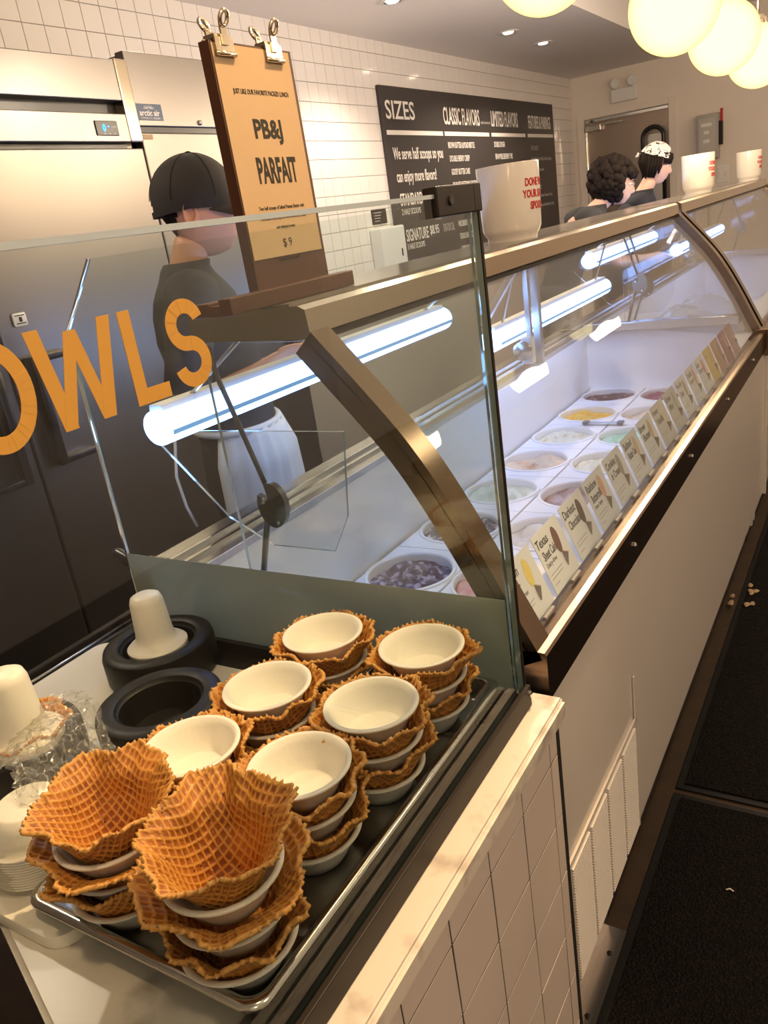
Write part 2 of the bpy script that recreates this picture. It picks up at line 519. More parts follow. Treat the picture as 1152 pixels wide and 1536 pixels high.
# wall tiles: the nearest 300 in view one by one, the rest joined
def tile_mesh(name, s, t, mat, c=0.0012):
    mb = MB()
    h = s / 2
    vs = [(0, -h, -h), (0, h, -h), (0, h, h), (0, -h, h)]
    vs += [(t - c, -h, -h), (t - c, h, -h), (t - c, h, h), (t - c, -h, h)]
    g = h - c
    vs += [(t, -g, -g), (t, g, -g), (t, g, g), (t, -g, g)]
    fs = [(0, 1, 5, 4), (1, 2, 6, 5), (2, 3, 7, 6), (3, 0, 4, 7), (4, 5, 9, 8), (5, 6, 10, 9), (6, 7, 11, 10), (7, 4, 8, 11), (8, 9, 10, 11)]
    me = bpy.data.meshes.new(name)
    me.from_pydata(vs, [], fs); me.materials.append(mat)
    return me, vs, fs
tme, tvs, tfs = tile_mesh('tile', T - 0.003, 0.008, M['tile'])
cells = []
for j in range(0, 90):
    yc = 2.372 - 0.054 + (j - 22) * T
    for i in range(-12, 5):
        zc = 2.511 - 0.054 + i * T
        if zc > 2.69 or zc < 1.15: continue
        if not (1.95 < yc < 9.36): continue
        if yc < 2.9 and zc < 2.10: continue
        if 5.27 < yc < 8.67 and 1.30 < zc < 2.38: continue
        cells.append((yc, zc))
cells.sort(key=lambda c: (c[0] ** 2 + 9 + (c[1] - 1.56) ** 2))
for k, (yc, zc) in enumerate(cells[:300]):
    o = bpy.data.objects.new('tile', tme)
    o.location = (XW - 0.008, yc, zc)
    o.rotation_euler = (0, rng.normal() * 0.004, rng.normal() * 0.004)
    o.parent = wl
    C.objects.link(o)
st = MB()
for (yc, zc) in cells[300:]:
    ry, rz = rng.normal() * 0.004, rng.normal() * 0.004
    st.add([(XW - 0.008 + p[0] - ry * 0 , p[1] + yc, p[2] + zc) for p in tvs], tfs)
# tiles outside the picture on the same wall (seen only in reflections)
rest = mk('tile_field', st, M['tile'], wl)
rest['kind'] = 'stuff'

# back door with its frame
d1 = empty('door_1', (-2.425, YB, 0)); struct(d1)
mk('door_leaf', MB().box(-2.855, YB + 0.02, 0.01, -1.985, YB + 0.06, 2.235), M['steel_door'], d1)
for a, b in ((-2.945, -2.865), (-1.985, -1.905)):
    mk('door_jamb', MB().box(a, YB - 0.02, 0, b, YB + 0.06, 2.33, 0.004), M['wall'], d1)
mk('door_head', MB().box(-2.865, YB - 0.02, 2.27, -1.985, YB + 0.06, 2.33, 0.004), M['wall'], d1)
mk('door_sweep', MB().box(-2.85, YB - 0.012, 2.232, -1.99, YB + 0.03, 2.262, 0.003), M['chrome'], d1)
cl = MB().box(-2.85, YB - 0.05, 2.145, -2.68, YB + 0.01, 2.205, 0.006).box(-2.70, YB - 0.045, 2.19, -2.45, YB - 0.025, 2.205)
mk('door_closer', cl, M['steel'], d1)
mk('door_edge_strip', MB().box(-2.866, YB - 0.004, 0.02, -2.846, YB + 0.03, 2.16, 0.003), M['chrome'], d1)
hp = [(-2.18 + 0.0 * t, YB - 0.03, 0) for t in range(1)]
loop = []
for k in range(13):
    a = PI * k / 12
    loop.append((-2.135 - 0.105 * math.cos(a), YB - 0.06, 1.98 + 0.10 * math.sin(a)))
loop = [(-2.24, YB - 0.06, 1.2)] + loop + [(-2.03, YB - 0.06, 1.2)]
mk('door_pull', MB().tube(loop, 0.022, 8), M['black_plastic'], d1, True)
mk('door_window', MB().box(-2.215, YB + 0.012, 1.25, -2.055, YB + 0.021, 2.02, 0.004), M['steel'], d1)

# emergency light over the door
em = empty('emergency_light', (-2.42, YB, 2.42), 'white twin-head emergency light on the wall over the steel door', 'light')
mk('housing', MB().box(-2.555, YB - 0.06, 2.375, -2.285, YB, 2.50, 0.01), M['white_plastic'], em)
for dx in (-0.085, 0.09):
    hmb = MB().lathe([(0.0, -0.03), (0.035, -0.028), (0.048, 0.0), (0.050, 0.022), (0.044, 0.03), (0.0, 0.026)], -2.42 + dx, YB - 0.05, 2.555, 20,
                     ax=Matrix.Rotation(PI / 2, 3, 'X'))
    hd = mk('lamp_head', hmb, M['white_plastic'], em, 40)
    mk('neck', MB().tube([(-2.42 + dx, YB - 0.03, 2.49), (-2.42 + dx, YB - 0.04, 2.53)], 0.012, 8), M['white_plastic'], em)

# disconnect switch box, light switch
eb = empty('electrical_box', (-1.58, YB, 1.9), 'grey steel disconnect switch box with a red lever on the far wall', 'electrical box')
mk('enclosure', MB().box(-1.70, YB - 0.12, 1.68, -1.49, YB, 2.10, 0.006), pbr('grey_enamel', (0.42, 0.40, 0.38), 0.4), eb)
mk('cover', MB().box(-1.675, YB - 0.13, 1.74, -1.515, YB - 0.12, 2.06, 0.003), pbr('grey_enamel_light', (0.50, 0.48, 0.45), 0.35), eb)
for z, w in ((2.0, 0.05), (1.93, 0.025), (1.85, 0.03)):
    mk('sticker', MB().box(-1.60 - w, YB - 0.132, z - 0.016, -1.60 + w, YB - 0.13, z + 0.016), M['chalk'], eb)
mk('lever', MB().tube([(-1.49, YB - 0.06, 1.97), (-1.465, YB - 0.09, 2.02), (-1.462, YB - 0.10, 2.13)], 0.013, 8), M['red'], eb)
mk('lever_guard', MB().box(-1.49, YB - 0.10, 1.80, -1.455, YB - 0.05, 2.02, 0.004), M['dark_metal'], eb)
mk('conduit', MB().tube([(-1.595, YB - 0.03, 1.68), (-1.595, YB - 0.03, 1.0)], 0.014, 8), M['steel'], eb)
sw = empty('light_switch', (-1.46, YB, 1.52), 'white light switch plate on the far wall below the grey box', 'switch')
mk('plate', MB().box(-1.52, YB - 0.008, 1.44, -1.41, YB, 1.60, 0.003), M['white_plastic'], sw)
for dx in (-0.027, 0.027):
    mk('rocker', MB().box(-1.465 + dx - 0.016, YB - 0.014, 1.485, -1.465 + dx + 0.016, YB - 0.008, 1.555, 0.002), M['ceramic'], sw)

# menu board
mb_ = empty('menu_board', (XW, 6.95, 1.25), 'large charcoal menu board with white lettering on the tiled wall', 'menu board')
BX = XW + 0.028
mk('panel', MB().box(XW + 0.001, 5.22, 1.0, BX, 8.70, 2.425, 0.003), M['menu'], mb_)
U, V = (0, 1, 0), (0, 0, 1)
def board(lines, name='lettering', mat='chalk'):
    for s, y, z, w, h in lines:
        mb = MB()
        text_on(mb, s, (BX + 0.0005, y, z), U, V, w, h, bold=0.012 if h > 0.05 else 0.004, thick=0.001)
        mk(name, mb, M[mat], mb_)
board([('SIZES', 5.27, 2.215, 0.42, 0.12), ('CLASSIC FLAVORS', 6.16, 2.195, 0.68, 0.125), ('LIMITED FLAVORS', 7.09, 2.195, 0.62, 0.125),
       ('FEATURES & PAIRINGS', 7.98, 2.19, 0.62, 0.115)], 'heading')
board([('alphabetical', 6.86, 2.205, 0.2, 0.03)], 'lettering', 'chalk_dim')
for a, b in ((5.25, 6.12), (6.15, 7.02), (7.07, 7.88), (7.94, 8.66)):
    mk('rule', MB().box(BX, a, 2.115, BX + 0.001, b, 2.145), M['chalk'], mb_)
board([('We serve half scoops so you', 5.30, 1.93, 0.78, 0.105), ('can enjoy more flavors!', 5.31, 1.78, 0.62, 0.105),
       ('STANDARD', 5.32, 1.645, 0.34, 0.085), ('$7.15', 5.69, 1.655, 0.15, 0.075), ('2 HALF SCOOPS', 5.32, 1.585, 0.29, 0.04),
       ('SIGNATURE', 5.34, 1.40, 0.35, 0.085), ('$8.95', 5.72, 1.41, 0.15, 0.075), ('3 HALF SCOOPS', 5.34, 1.345, 0.27, 0.04),
       ('STURDY', 5.36, 1.20, 0.28, 0.07), ('$9.95', 5.70, 1.20, 0.15, 0.07)], 'price_lettering')
board([('400-480 CAL', 5.93, 1.66, 0.2, 0.06), ('570-720 CAL', 5.95, 1.42, 0.2, 0.06), ('Most', 5.83, 1.55, 0.08, 0.03), ('Popular!', 5.83, 1.51, 0.11, 0.03)], 'lettering', 'chalk_dim')
cl_ = ['BROWN BUTTER ALMOND BRITTLE', 'DOUBLE BERRY CRISP', 'GOOEY BUTTER CAKE', 'PB WHITE BUTTERMILK FROZEN YOGURT', 'SALTED PEANUT BUTTER WITH CHOCOLATE FLECKS',
       'DARKEST CHOCOLATE', 'WILDBERRY LAVENDER', 'TEXAS SHEET CAKE', 'LEMON BAR']
wd = [0.50, 0.37, 0.35, 0.60, 0.70, 0.34, 0.36, 0.31, 0.2]
board([(s, 6.19 + 0.006 * i, 2.025 - i * 0.098, wd[i], 0.045) for i, s in enumerate(cl_)], 'flavor_lettering')
li = ['DOUBLE DOUGH', 'BRAMBLEBERRY PIE', 'CARAMEL SALT CHOCOLATE MARBLES', 'GREEN TEA SORBET', 'BERRY LAVENDER BROWN BUTTER', 'SWEET DREAMS', 'LIMITED']
wl_ = [0.24, 0.40, 0.52, 0.32, 0.44, 0.30, 0.2]
board([(s, 7.11 + 0.006 * i, 2.03 - i * 0.098, wl_[i], 0.045) for i, s in enumerate(li)], 'flavor_lettering')
fe = [('THE DUETS', 8.0, 2.0, 0.2, 0.04), ('Brown Butter Almond Brittle, Darkest Chocolate', 8.0, 1.90, 0.56, 0.04), ('and Wildberry Lavender', 8.01, 1.80, 0.32, 0.04),
      ('THE COZY', 8.03, 1.64, 0.2, 0.04), ('Caramel, Darkest Chocolate, Gooey', 8.04, 1.56, 0.48, 0.04), ('Butter Cake and Double Berry Crisp', 8.05, 1.47, 0.5, 0.04)]
board(fe, 'lettering', 'chalk_dim')
board([('BUTTERCRISP WAFFLE', 5.34, 1.10, 0.56, 0.075), ('ASK ABOUT OUR SWEET TREATS', 8.0, 1.10, 0.6, 0.07)], 'price_lettering')

# paper towel dispenser and the small black sign above it, on the tiled wall
pd = empty('paper_towel_dispenser', (XW, 5.1, 1.25), 'white paper towel dispenser on the tiled wall left of the menu board', 'dispenser')
mk('cabinet', MB().box(XW, 4.88, 1.20, XW + 0.10, 5.20, 1.525, 0.012), M['white_plastic'], pd)
mk('slot', MB().box(XW + 0.02, 4.94, 1.196, XW + 0.08, 5.14, 1.204), M['black'], pd)
mk('latch', MB().box(XW + 0.10, 5.12, 1.32, XW + 0.103, 5.135, 1.37), M['dark_metal'], pd)
ps = empty('wall_sign', (XW, 5.04, 1.58), 'small black sign on the white tiles above the towel dispenser', 'sign')
mk('plate', MB().box(XW, 4.94, 1.55, XW + 0.01, 5.13, 1.645, 0.002), M['dark_metal'], ps)
sg = MB()
for k in range(4):
    sg.box(XW + 0.01, 4.96, 1.622 - k * 0.018, XW + 0.011, 5.06 - 0.01 * k, 1.628 - k * 0.018)
mk('lettering', sg, M['chalk_dim'], ps)

# recessed downlights
names_dl = ['recessed ceiling downlight at the top edge of the photo', 'recessed ceiling downlight above the middle of the menu board',
            'recessed ceiling downlight nearest the far wall', 'recessed downlight in the ceiling in front of the fridge', 'recessed downlight in the ceiling nearest the entrance']
for k, (x, y) in enumerate(DOWNLIGHTS):
    dl = empty('ceiling_downlight', (x, y, ZC), names_dl[k], 'downlight', 'recessed downlights')
    mk('trim_ring', MB().lathe([(0.052, 0.0), (0.075, 0.0), (0.078, -0.004), (0.072, -0.008), (0.052, -0.006)], x, y, ZC, 28, False, False), M['white_plastic'], dl, 40)
    mk('bulb', MB().lathe([(0.0, -0.004), (0.03, -0.010), (0.036, -0.006), (0.038, 0.0)], x, y, ZC, 20, False, False), M['down_emit'], dl, True)

# pendant globes
globes = [(-0.88, 2.58, 2.20, 'leftmost opal globe pendant, cut by the top of the photo'),
          (-0.66, 3.24, 2.10, 'biggest opal globe pendant in view, at the upper right'),
          (-0.66, 4.25, 2.10, 'opal globe pendant second from the right edge of the photo'),
          (-0.62, 5.05, 2.08, 'farthest opal globe pendant, at the right edge of the photo')]
for k, (x, y, z, lb) in enumerate(globes):
    g = empty('pendant_globe', (x, y, z), lb, 'pendant lamp', 'opal globe pendants')
    sm = MB().lathe([(0.15 * math.sin(PI * i / 28) + 1e-7, -0.15 * math.cos(PI * i / 28)) for i in range(29)], x, y, z, 48, False, False)
    mk('globe', sm, M['globe'], g, True)
    mk('collar', MB().lathe([(0.0, 0.148), (0.045, 0.140), (0.045, 0.165), (0.030, 0.185), (0.008, 0.19)], x, y, z, 24, False, True), M['brass_clip'], g, 40)
    mk('stem', MB().tube([(x, y, z + 0.185), (x, y, 3.0)], 0.006, 8), M['brass_clip'], g, True)
    mk('canopy', MB().lathe([(0.06, 0), (0.06, -0.012), (0.02, -0.02), (0.006, -0.022)], x, y, 3.0, 24), M['brass_clip'], g, 40)
    light('globe_lamp', 'POINT', (x, y, z - 0.17), 8, (1.0, 0.74, 0.42), 0.08)
    light('globe_lamp', 'POINT', (x - 0.16, y, z + 0.08), 14, (1.0, 0.80, 0.60), 0.05)

for k, (x, y) in enumerate(((0.9, -1.6), (0.9, 0.2), (0.9, 2.0), (0.9, 3.8), (0.9, 5.6), (0.9, 7.6))):  # unseen globes added to go with the fill lamps
    g = empty('pendant_globe', (x, y, 2.66), 'opal globe pendant over the customers, added for room light, outside the photo to the right', 'pendant lamp', 'added opal globe pendants over the aisle')
    mk('globe', MB().lathe([(0.12 * math.sin(PI * i / 20) + 1e-7, -0.12 * math.cos(PI * i / 20)) for i in range(21)], x, y, 2.76, 36, False, False), M['globe'], g, True)
    mk('stem', MB().tube([(x, y, 2.87), (x, y, 3.0)], 0.006, 8), M['brass_clip'], g, True)

# ------------------------------------------------------------------ refrigerators
def handle_pocket(y0, s, z0=0.993, z1=1.335):
    # black frame handle: one upright and two arms that run away from the door gap (s = +1 / -1)
    X = -2.2
    mb = MB().box(X, y0, z0, X + 0.045, y0 + s * 0.03, z1, 0.006)
    mb.box(X, y0 + s * 0.02, z1 - 0.022, X + 0.04, y0 + s * 0.15, z1, 0.005)
    mb.box(X, y0 + s * 0.02, z0, X + 0.04, y0 + s * 0.15, z0 + 0.022, 0.005)
    return mb
fr = empty('refrigerator', (-2.6, 1.45, 0), 'stainless steel two-door refrigerator with a blue digital display and black handles', 'refrigerator', None)
mk('cabinet', MB().box(-2.97, 0.73, 0.12, -2.235, 2.172, 2.16), M['steel_v'], fr)
mk('door', MB().box(-2.232, 0.75, 0.2, -2.2, 1.445, 1.915, 0.004), M['steel_v'], fr)
mk('door', MB().box(-2.232, 1.455, 0.2, -2.2, 2.187, 1.915, 0.004), M['steel_v'], fr)
mk('door_gasket', MB().box(-2.236, 0.75, 0.19, -2.214, 2.13, 1.93), M['black_plastic'], fr)
hd = MB().box(-2.24, 0.73, 2.057, -2.185, 2.128, 2.18, 0.003).box(-2.24, 0.73, 1.932, -2.185, 2.128, 2.018, 0.003)
h_ = mk('header', hd, M['steel_v'], fr)
mk('header_slot', MB().box(-2.24, 0.73, 2.015, -2.23, 2.128, 2.06), M['black_plastic'], h_)
mk('end_cap', MB().box(-2.24, 2.130, 1.932, -2.185, 2.186, 2.185, 0.006), M['steel_gold'], fr)
dp = mk('display', MB().box(-2.186, 1.985, 1.950, -2.181, 2.078, 1.995, 0.002), M['black_plastic'], fr)
dg = MB(); text_on(dg, '0', (-2.1805, 2.012, 1.962), (0, 1, 0), (0, 0, 1), 0.012, 0.022, bold=0.02)
dg.box(-2.181, 2.034, 1.975, -2.180, 2.040, 1.979)
mk('digit', dg, M['blue_digit'], dp)
dk = MB()
for k in range(3): dk.box(-2.181, 2.012 + k * 0.02, 1.9545, -2.1805, 2.022 + k * 0.02, 1.957)
dk.box(-2.181, 2.048, 1.974, -2.1805, 2.070, 1.978)
mk('display_marks', dk, M['chalk_dim'], dp)
mk('handle', handle_pocket(1.50, 1), M['black_plastic'], fr, 40)
mk('handle', handle_pocket(1.395, -1, 0.975, 1.317), M['black_plastic'], fr, 40)
lk = mk('lock_plate', MB().box(-2.2, 1.505, 1.425, -2.192, 1.552, 1.465, 0.006), M['white_plastic'], fr, 40)
lkk = MB().box(-2.193, 1.512, 1.432, -2.1915, 1.545, 1.435).box(-2.193, 1.512, 1.455, -2.1915, 1.545, 1.458).box(-2.193, 1.524, 1.438, -2.190, 1.533, 1.452)
mk('keyhole', lkk, M['dark_metal'], lk)
for yy in (0.78, 2.12):
    mk('foot', MB().box(-2.32, yy - 0.02, 0.0, -2.28, yy + 0.02, 0.12), M['dark_metal'], fr)
    mk('foot', MB().box(-2.92, yy - 0.02, 0.0, -2.88, yy + 0.02, 0.12), M['dark_metal'], fr)
mk('kick_panel', MB().box(-2.26, 0.75, 0.05, -2.25, 2.15, 0.19), M['dark_metal'], fr)

f2 = empty('refrigerator', (-2.6, 2.55, 0), 'single-door stainless steel freezer with a blue badge, behind the clipboard', 'freezer')
mk('cabinet', MB().box(-2.97, 2.192, 0.12, -2.235, 2.885, 2.205), M['steel_v'], f2)
mk('header', MB().box(-2.24, 2.192, 1.985, -2.20, 2.885, 2.215, 0.003), M['steel_v'], f2)
mk('header_gap', MB().box(-2.236, 2.194, 1.966, -2.21, 2.88, 1.984), M['black_plastic'], f2)
mk('door', MB().box(-2.232, 2.193, 0.2, -2.2, 2.88, 1.964, 0.004), M['steel_v'], f2)
mk('handle', MB().box(-2.2, 2.80, 1.0, -2.155, 2.83, 1.34, 0.006), M['black_plastic'], f2)
bd = mk('badge', MB().box(-2.2, 2.19, 2.003, -2.198, 2.315, 2.055, 0.0008), pbr('navy_badge', (0.02, 0.05, 0.12), 0.3), f2)
bt = MB(); text_on(bt, 'arctic air', (-2.1975, 2.205, 2.017), (0, 1, 0), (0, 0, 1), 0.095, 0.018, bold=0.02)
text_on(bt, 'COMMERCIAL FREEZERS', (-2.1975, 2.205, 2.0065), (0, 1, 0), (0, 0, 1), 0.095, 0.006)
for k in range(9):
    a = PI * k / 8
    bt.tube([(-2.1975, 2.2525 + 0.004 * math.cos(a), 2.040 + 0.003 * math.sin(a)), (-2.1975, 2.2525 + 0.026 * math.cos(a), 2.040 + 0.012 * math.sin(a))], 0.0008, 4)
mk('badge_lettering', bt, M['chalk'], bd)
mk('lock', MB().lathe([(0.009, 0), (0.009, 0.006), (0.006, 0.009), (0, 0.009)], -2.2, 2.50, 2.0, 14, ax=Matrix.Rotation(PI / 2, 3, 'Y')), M['chrome'], f2, 40)
mk('data_plate', MB().box(-2.2, 2.20, 1.942, -2.199, 2.245, 1.958), M['kraft'], f2)
for yy in (2.22, 2.84):
    for xx in (-2.9, -2.3):
        mk('foot', MB().box(xx - 0.02, yy - 0.02, 0.0, xx + 0.02, yy + 0.02, 0.12), M['dark_metal'], f2)
# ------------------------------------------------------------------ display cases
GC = [(-.398, .935), (-.440, 1.020), (-.479, 1.100), (-.530, 1.195), (-.575, 1.265), (-.630, 1.333), (-.705, 1.420)]
def smooth_curve(P, n=22):
    P = [Vector((p[0], p[1])) for p in P]
    out = []
    m = len(P)
    for k in range(n + 1):
        t = k / n * (m - 1)
        i = min(int(t), m - 2); f = t - i
        p0 = P[max(i - 1, 0)]; p1 = P[i]; p2 = P[i + 1]; p3 = P[min(i + 2, m - 1)]
        out.append(0.5 * ((2 * p1) + (p2 - p0) * f + (2 * p0 - 5 * p1 + 4 * p2 - p3) * f * f + (3 * p1 - p0 - 3 * p2 + p3) * f ** 3))
    return out
GP = smooth_curve(GC)
def offs(P, d):
    out = []
    for i, p in enumerate(P):
        a = P[max(i - 1, 0)]; b = P[min(i + 1, len(P) - 1)]
        t = (b - a).normalized()
        out.append(p + Vector((t.y, -t.x)) * d)      # + = outward (customer side)
    return out
def strip(P, Q, y0, y1):
    """closed bar between the profile curves P and Q, from y0 to y1"""
    poly = [(p.x, p.y) for p in P] + [(q.x, q.y) for q in reversed(Q)]
    mb = MB(); n = len(P)
    for i in range(n - 1):
        mb.hexa([(P[i].x, y0, P[i].y), (P[i + 1].x, y0, P[i + 1].y), (Q[i + 1].x, y0, Q[i + 1].y), (Q[i].x, y0, Q[i].y),
                 (P[i].x, y1, P[i].y), (P[i + 1].x, y1, P[i + 1].y), (Q[i + 1].x, y1, Q[i + 1].y), (Q[i].x, y1, Q[i].y)])
    return mb
def sweep(P, Q, ys):
    """one closed sheet with shared vertices"""
    mb = MB(); n = len(P)
    prof = [(p.x, p.y) for p in P] + [(q.x, q.y) for q in reversed(Q)]
    mb.prism(prof, 1, ys[0], ys[1])
    return mb
DECK = 0.74
def plane_glass(name, poly, axis, a, b, mat, parent):
    mb = MB().prism(poly, axis, a, b)
    o = mk(name, mb, [mat, M['glass_edge']], parent)
    for p in o.data.polygons:
        p.material_index = 0 if abs(p.normal[axis]) > 0.9 else 1
    return o

def display_case(y0, y1, label, full=True):
    c = empty('ice_cream_display_case', (-0.8, y0, 0), label, 'display case', 'curved glass display cases')
    # body
    mk('front_panel', MB().box(-0.42, y0 + 0.012, 0.27, -0.383, y1 - 0.03, 0.885, 0.003), M['white_panel'], c)
    mk('front_panel_flange', MB().box(-0.40, y1 - 0.028, 0.26, -0.372, y1 - 0.004, 0.885, 0.003), M['white_panel'], c)
    mk('inner_liner', MB().box(-0.60, y0 + 0.03, 0.30, -0.425, y1 - 0.03, 0.66), M['white_plastic'], c)
    mk('rear_panel', MB().box(-1.225, y0 + 0.01, 0.12, -1.20, y1 - 0.03, 0.975), M['steel'], c)
    mk('side_panel', MB().box(-1.20, y0 + 0.012, 0.12, -0.42, y0 + 0.03, 0.72), M['white_plastic'], c)
    mk('side_panel', MB().box(-1.20, y1 - 0.05, 0.12, -0.42, y1 - 0.03, 0.72), M['white_plastic'], c)
    mk('base_rail', MB().box(-1.20, y0 + 0.03, 0.10, -0.45, y1 - 0.03, 0.14), M['dark_metal'], c)
    mk('kick_plate', MB().box(-0.462, y0 + 0.01, 0.015, -0.45, y1 - 0.01, 0.27), M['dark_metal'], c)
    for yy in (y0 + 0.1, (y0 + y1) / 2, y1 - 0.1):
        for xx in (-0.50, -1.15):
            mk('caster', MB().box(xx - 0.03, yy - 0.03, 0.0, xx + 0.03, yy + 0.03, 0.10, 0.004), M['black_plastic'], c)
    # interior walls
    mk('interior_rear_wall', MB().box(-1.10, y0 + 0.03, 0.70, -1.09, y1 - 0.05, 0.985), M['case_white'], c)
    mk('interior_end_wall', MB().box(-1.09, y1 - 0.06, 0.70, -0.46, y1 - 0.05, 0.99), M['case_white'], c)
    mk('interior_end_wall', MB().box(-1.09, y0 + 0.03, 0.70, -0.46, y0 + 0.04, 0.93), M['case_white'], c)
    fw = MB().hexa([(-0.602, y0 + .03, 0.70), (-0.59, y0 + .03, 0.70), (-0.59, y1 - .05, 0.70), (-0.602, y1 - .05, 0.70),
                    (-0.500, y0 + .03, 0.925), (-0.485, y0 + .03, 0.925), (-0.485, y1 - .05, 0.925), (-0.500, y1 - .05, 0.925)])
    mk('interior_front_wall', fw, M['case_white'], c)
    mk('front_ledge', MB().box(-0.50, y0 + 0.03, 0.925, -0.425, y1 - 0.05, 0.951), M['case_white'], c)
    mk('interior_floor', MB().box(-1.09, y0 + 0.03, 0.66, -0.59, y1 - 0.05, 0.70), M['case_white'], c)
    # rear ledge with its sliding-door track
    mk('rear_ledge', MB().box(-1.235, y0 + 0.01, 0.975, -1.088, y1 - 0.03, 0.992, 0.002), M['steel'], c)
    mk('door_track', MB().box(-1.175, y0 + 0.01, 0.992, -1.170, y1 - 0.03, 0.999).box(-1.135, y0 + 0.01, 0.992, -1.130, y1 - 0.03, 0.999), M['chrome'], c)
    # rail under the glass
    rail = [(-0.424, 0.875), (-0.386, 0.868), (-0.380, 0.874), (-0.380, 0.948), (-0.383, 0.952), (-0.394, 0.953), (-0.424, 0.950)]
    rl = mk('glass_rail', MB().prism(rail, 1, y0, y1 - 0.045), M['steel_rail'], c)
    ny = int((y1 - y0) / 0.56)
    for k in range(ny + 1):
        yy = 1.42 + 0.555 * k - (0 if y0 < 2 else -2.3)
        if yy < y1 - 0.1:
            mk('screw', MB().lathe([(0.006, 0), (0.006, 0.002), (0.003, 0.004), (0, 0.0042)], -0.379, yy, 0.912, 12, ax=Matrix.Rotation(PI / 2, 3, 'Y')), M['chrome'], rl, 40)
    # curved front glass
    g = sweep(offs(GP, 0.0), offs(GP, -0.006), (y0 + 0.02, y1 - 0.06))
    gl = mk('curved_glass', g, [M['glass_case'], M['glass_edge']], c)
    for p in gl.data.polygons:
        p.material_index = 1 if abs(p.normal[1]) > 0.9 else 0
    # top bar
    tb = [(-0.93, 1.425), (-0.93, 1.466), (-0.712, 1.466), (-0.700, 1.460), (-0.697, 1.424), (-0.708, 1.418)]
    mk('top_bar', MB().prism(tb, 1, y0, y1 - 0.05), M['steel_gold'], c)
    mk('top_shelf', MB().box(-0.925, y0 + 0.012, 1.466, -0.735, y1 - 0.06, 1.469), M['shelf'], c)
    mk('glass_gasket', MB().box(-0.712, y0 + 0.03, 1.412, -0.698, y1 - 0.06, 1.419), M['black_plastic'], c)
    # end frames
    mk('end_frame', sweep(offs(GP, 0.012), offs(GP, -0.004), (y0 - 0.0, y0 + 0.048)), M['bronze'], c, 30)
    mk('end_frame_web', sweep(offs(GP, -0.002), offs(GP, -0.032), (y0, y0 + 0.006)), M['bronze'], c, 30)
    mk('end_frame', sweep(offs(GP, 0.014), offs(GP, -0.004), (y1 - 0.09, y1 - 0.045)), M['bronze'], c, 30)
    mk('end_frame_web', sweep(offs(GP, -0.004), offs(GP, -0.036), (y1 - 0.062, y1 - 0.055)), M['bronze'], c, 30)
    mk('end_bracket', MB().box(-0.43, y1 - 0.095, 0.86, -0.366, y1 - 0.03, 0.965, 0.004), M['bronze'], c)
    # end glass
    inner = offs(GP, -0.008)
    for k, ye in enumerate((y0 + 0.006, y1 - 0.070)):
        poly = [(p.x, p.y) for p in inner] + [(-0.92, 1.42), (-0.92, 1.0), (-0.46, 0.94)]
        plane_glass('end_glass', poly, 1, ye, ye + 0.006, M['acrylic'], c)
    # rods and clamp discs at the two ends
    for k, ye in enumerate((y0 + 0.02, y1 - 0.085)):
        dz = 0.0 if k == 0 else 0.03
        rod = MB().tube([(-0.916, ye, 1.415), (-0.913, ye, 1.37 + dz * .5), (-0.854, ye, 1.175 + dz)], 0.0045, 8)
        rod.tube([(-0.866, ye, 1.125 + dz), (-0.907, ye, 1.0)], 0.0055, 8)
        mk('support_rod', rod, M['dark_steel'], c, True)
        n = 40
        out = []
        for q in range(n):
            a = 2 * PI * q / n
            r = 0.036
            if 2.0 < a < 2.55: r = 0.014
            out.append((-0.848 + r * 0.82 * math.cos(a), 1.147 + dz + r * 1.1 * math.sin(a)))
        dk = mk('clamp_disc', MB().prism(out, 1, ye - 0.006, ye + 0.006), M['dark_steel'], c)
        mk('clamp_screw', MB().lathe([(0.005, 0), (0.005, 0.003), (0, 0.004)], -0.862, ye - 0.006, 1.155 + dz, 10, ax=Matrix.Rotation(PI / 2, 3, 'X')), M['chrome'], dk, 40)
        mk('clamp_screw', MB().lathe([(0.004, 0), (0.004, 0.003), (0, 0.004)], -0.838, ye - 0.006, 1.118 + dz, 10, ax=Matrix.Rotation(PI / 2, 3, 'X')), M['chrome'], dk, 40)
    # shelf strip at the far end
    mk('end_shelf', MB().box(-1.09, y1 - 0.10, 0.99, -0.47, y1 - 0.05, 1.025, 0.003), M['steel'], c)
    # uprights, braces
    for yy in ((y0 + 1.42,) if full else (y0 + 1.3,)):
        mk('upright', MB().box(-0.91, yy, 1.08, -0.888, yy + 0.022, 1.425), M['steel'], c)
        mk('upright', MB().box(-0.91, yy - 0.06, 1.12, -0.895, yy - 0.045, 1.425), M['steel'], c)
        mk('brace', MB().tube([(-0.90, yy - 0.05, 1.42), (-0.99, yy - 0.20, 1.235)], 0.013, 4), M['steel'], c)
        mk('clamp_disc', MB().lathe([(0.028, 0), (0.028, 0.012), (0.01, 0.018), (0, 0.018)], -0.90, yy - 0.12, 1.145, 24, ax=Matrix.Rotation(PI / 2, 3, 'X')), M['steel'], c, 40)
        mk('clamp_arm', MB().box(-0.915, yy - 0.10, 1.10, -0.88, yy - 0.07, 1.18, 0.004), M['white_plastic'], c)
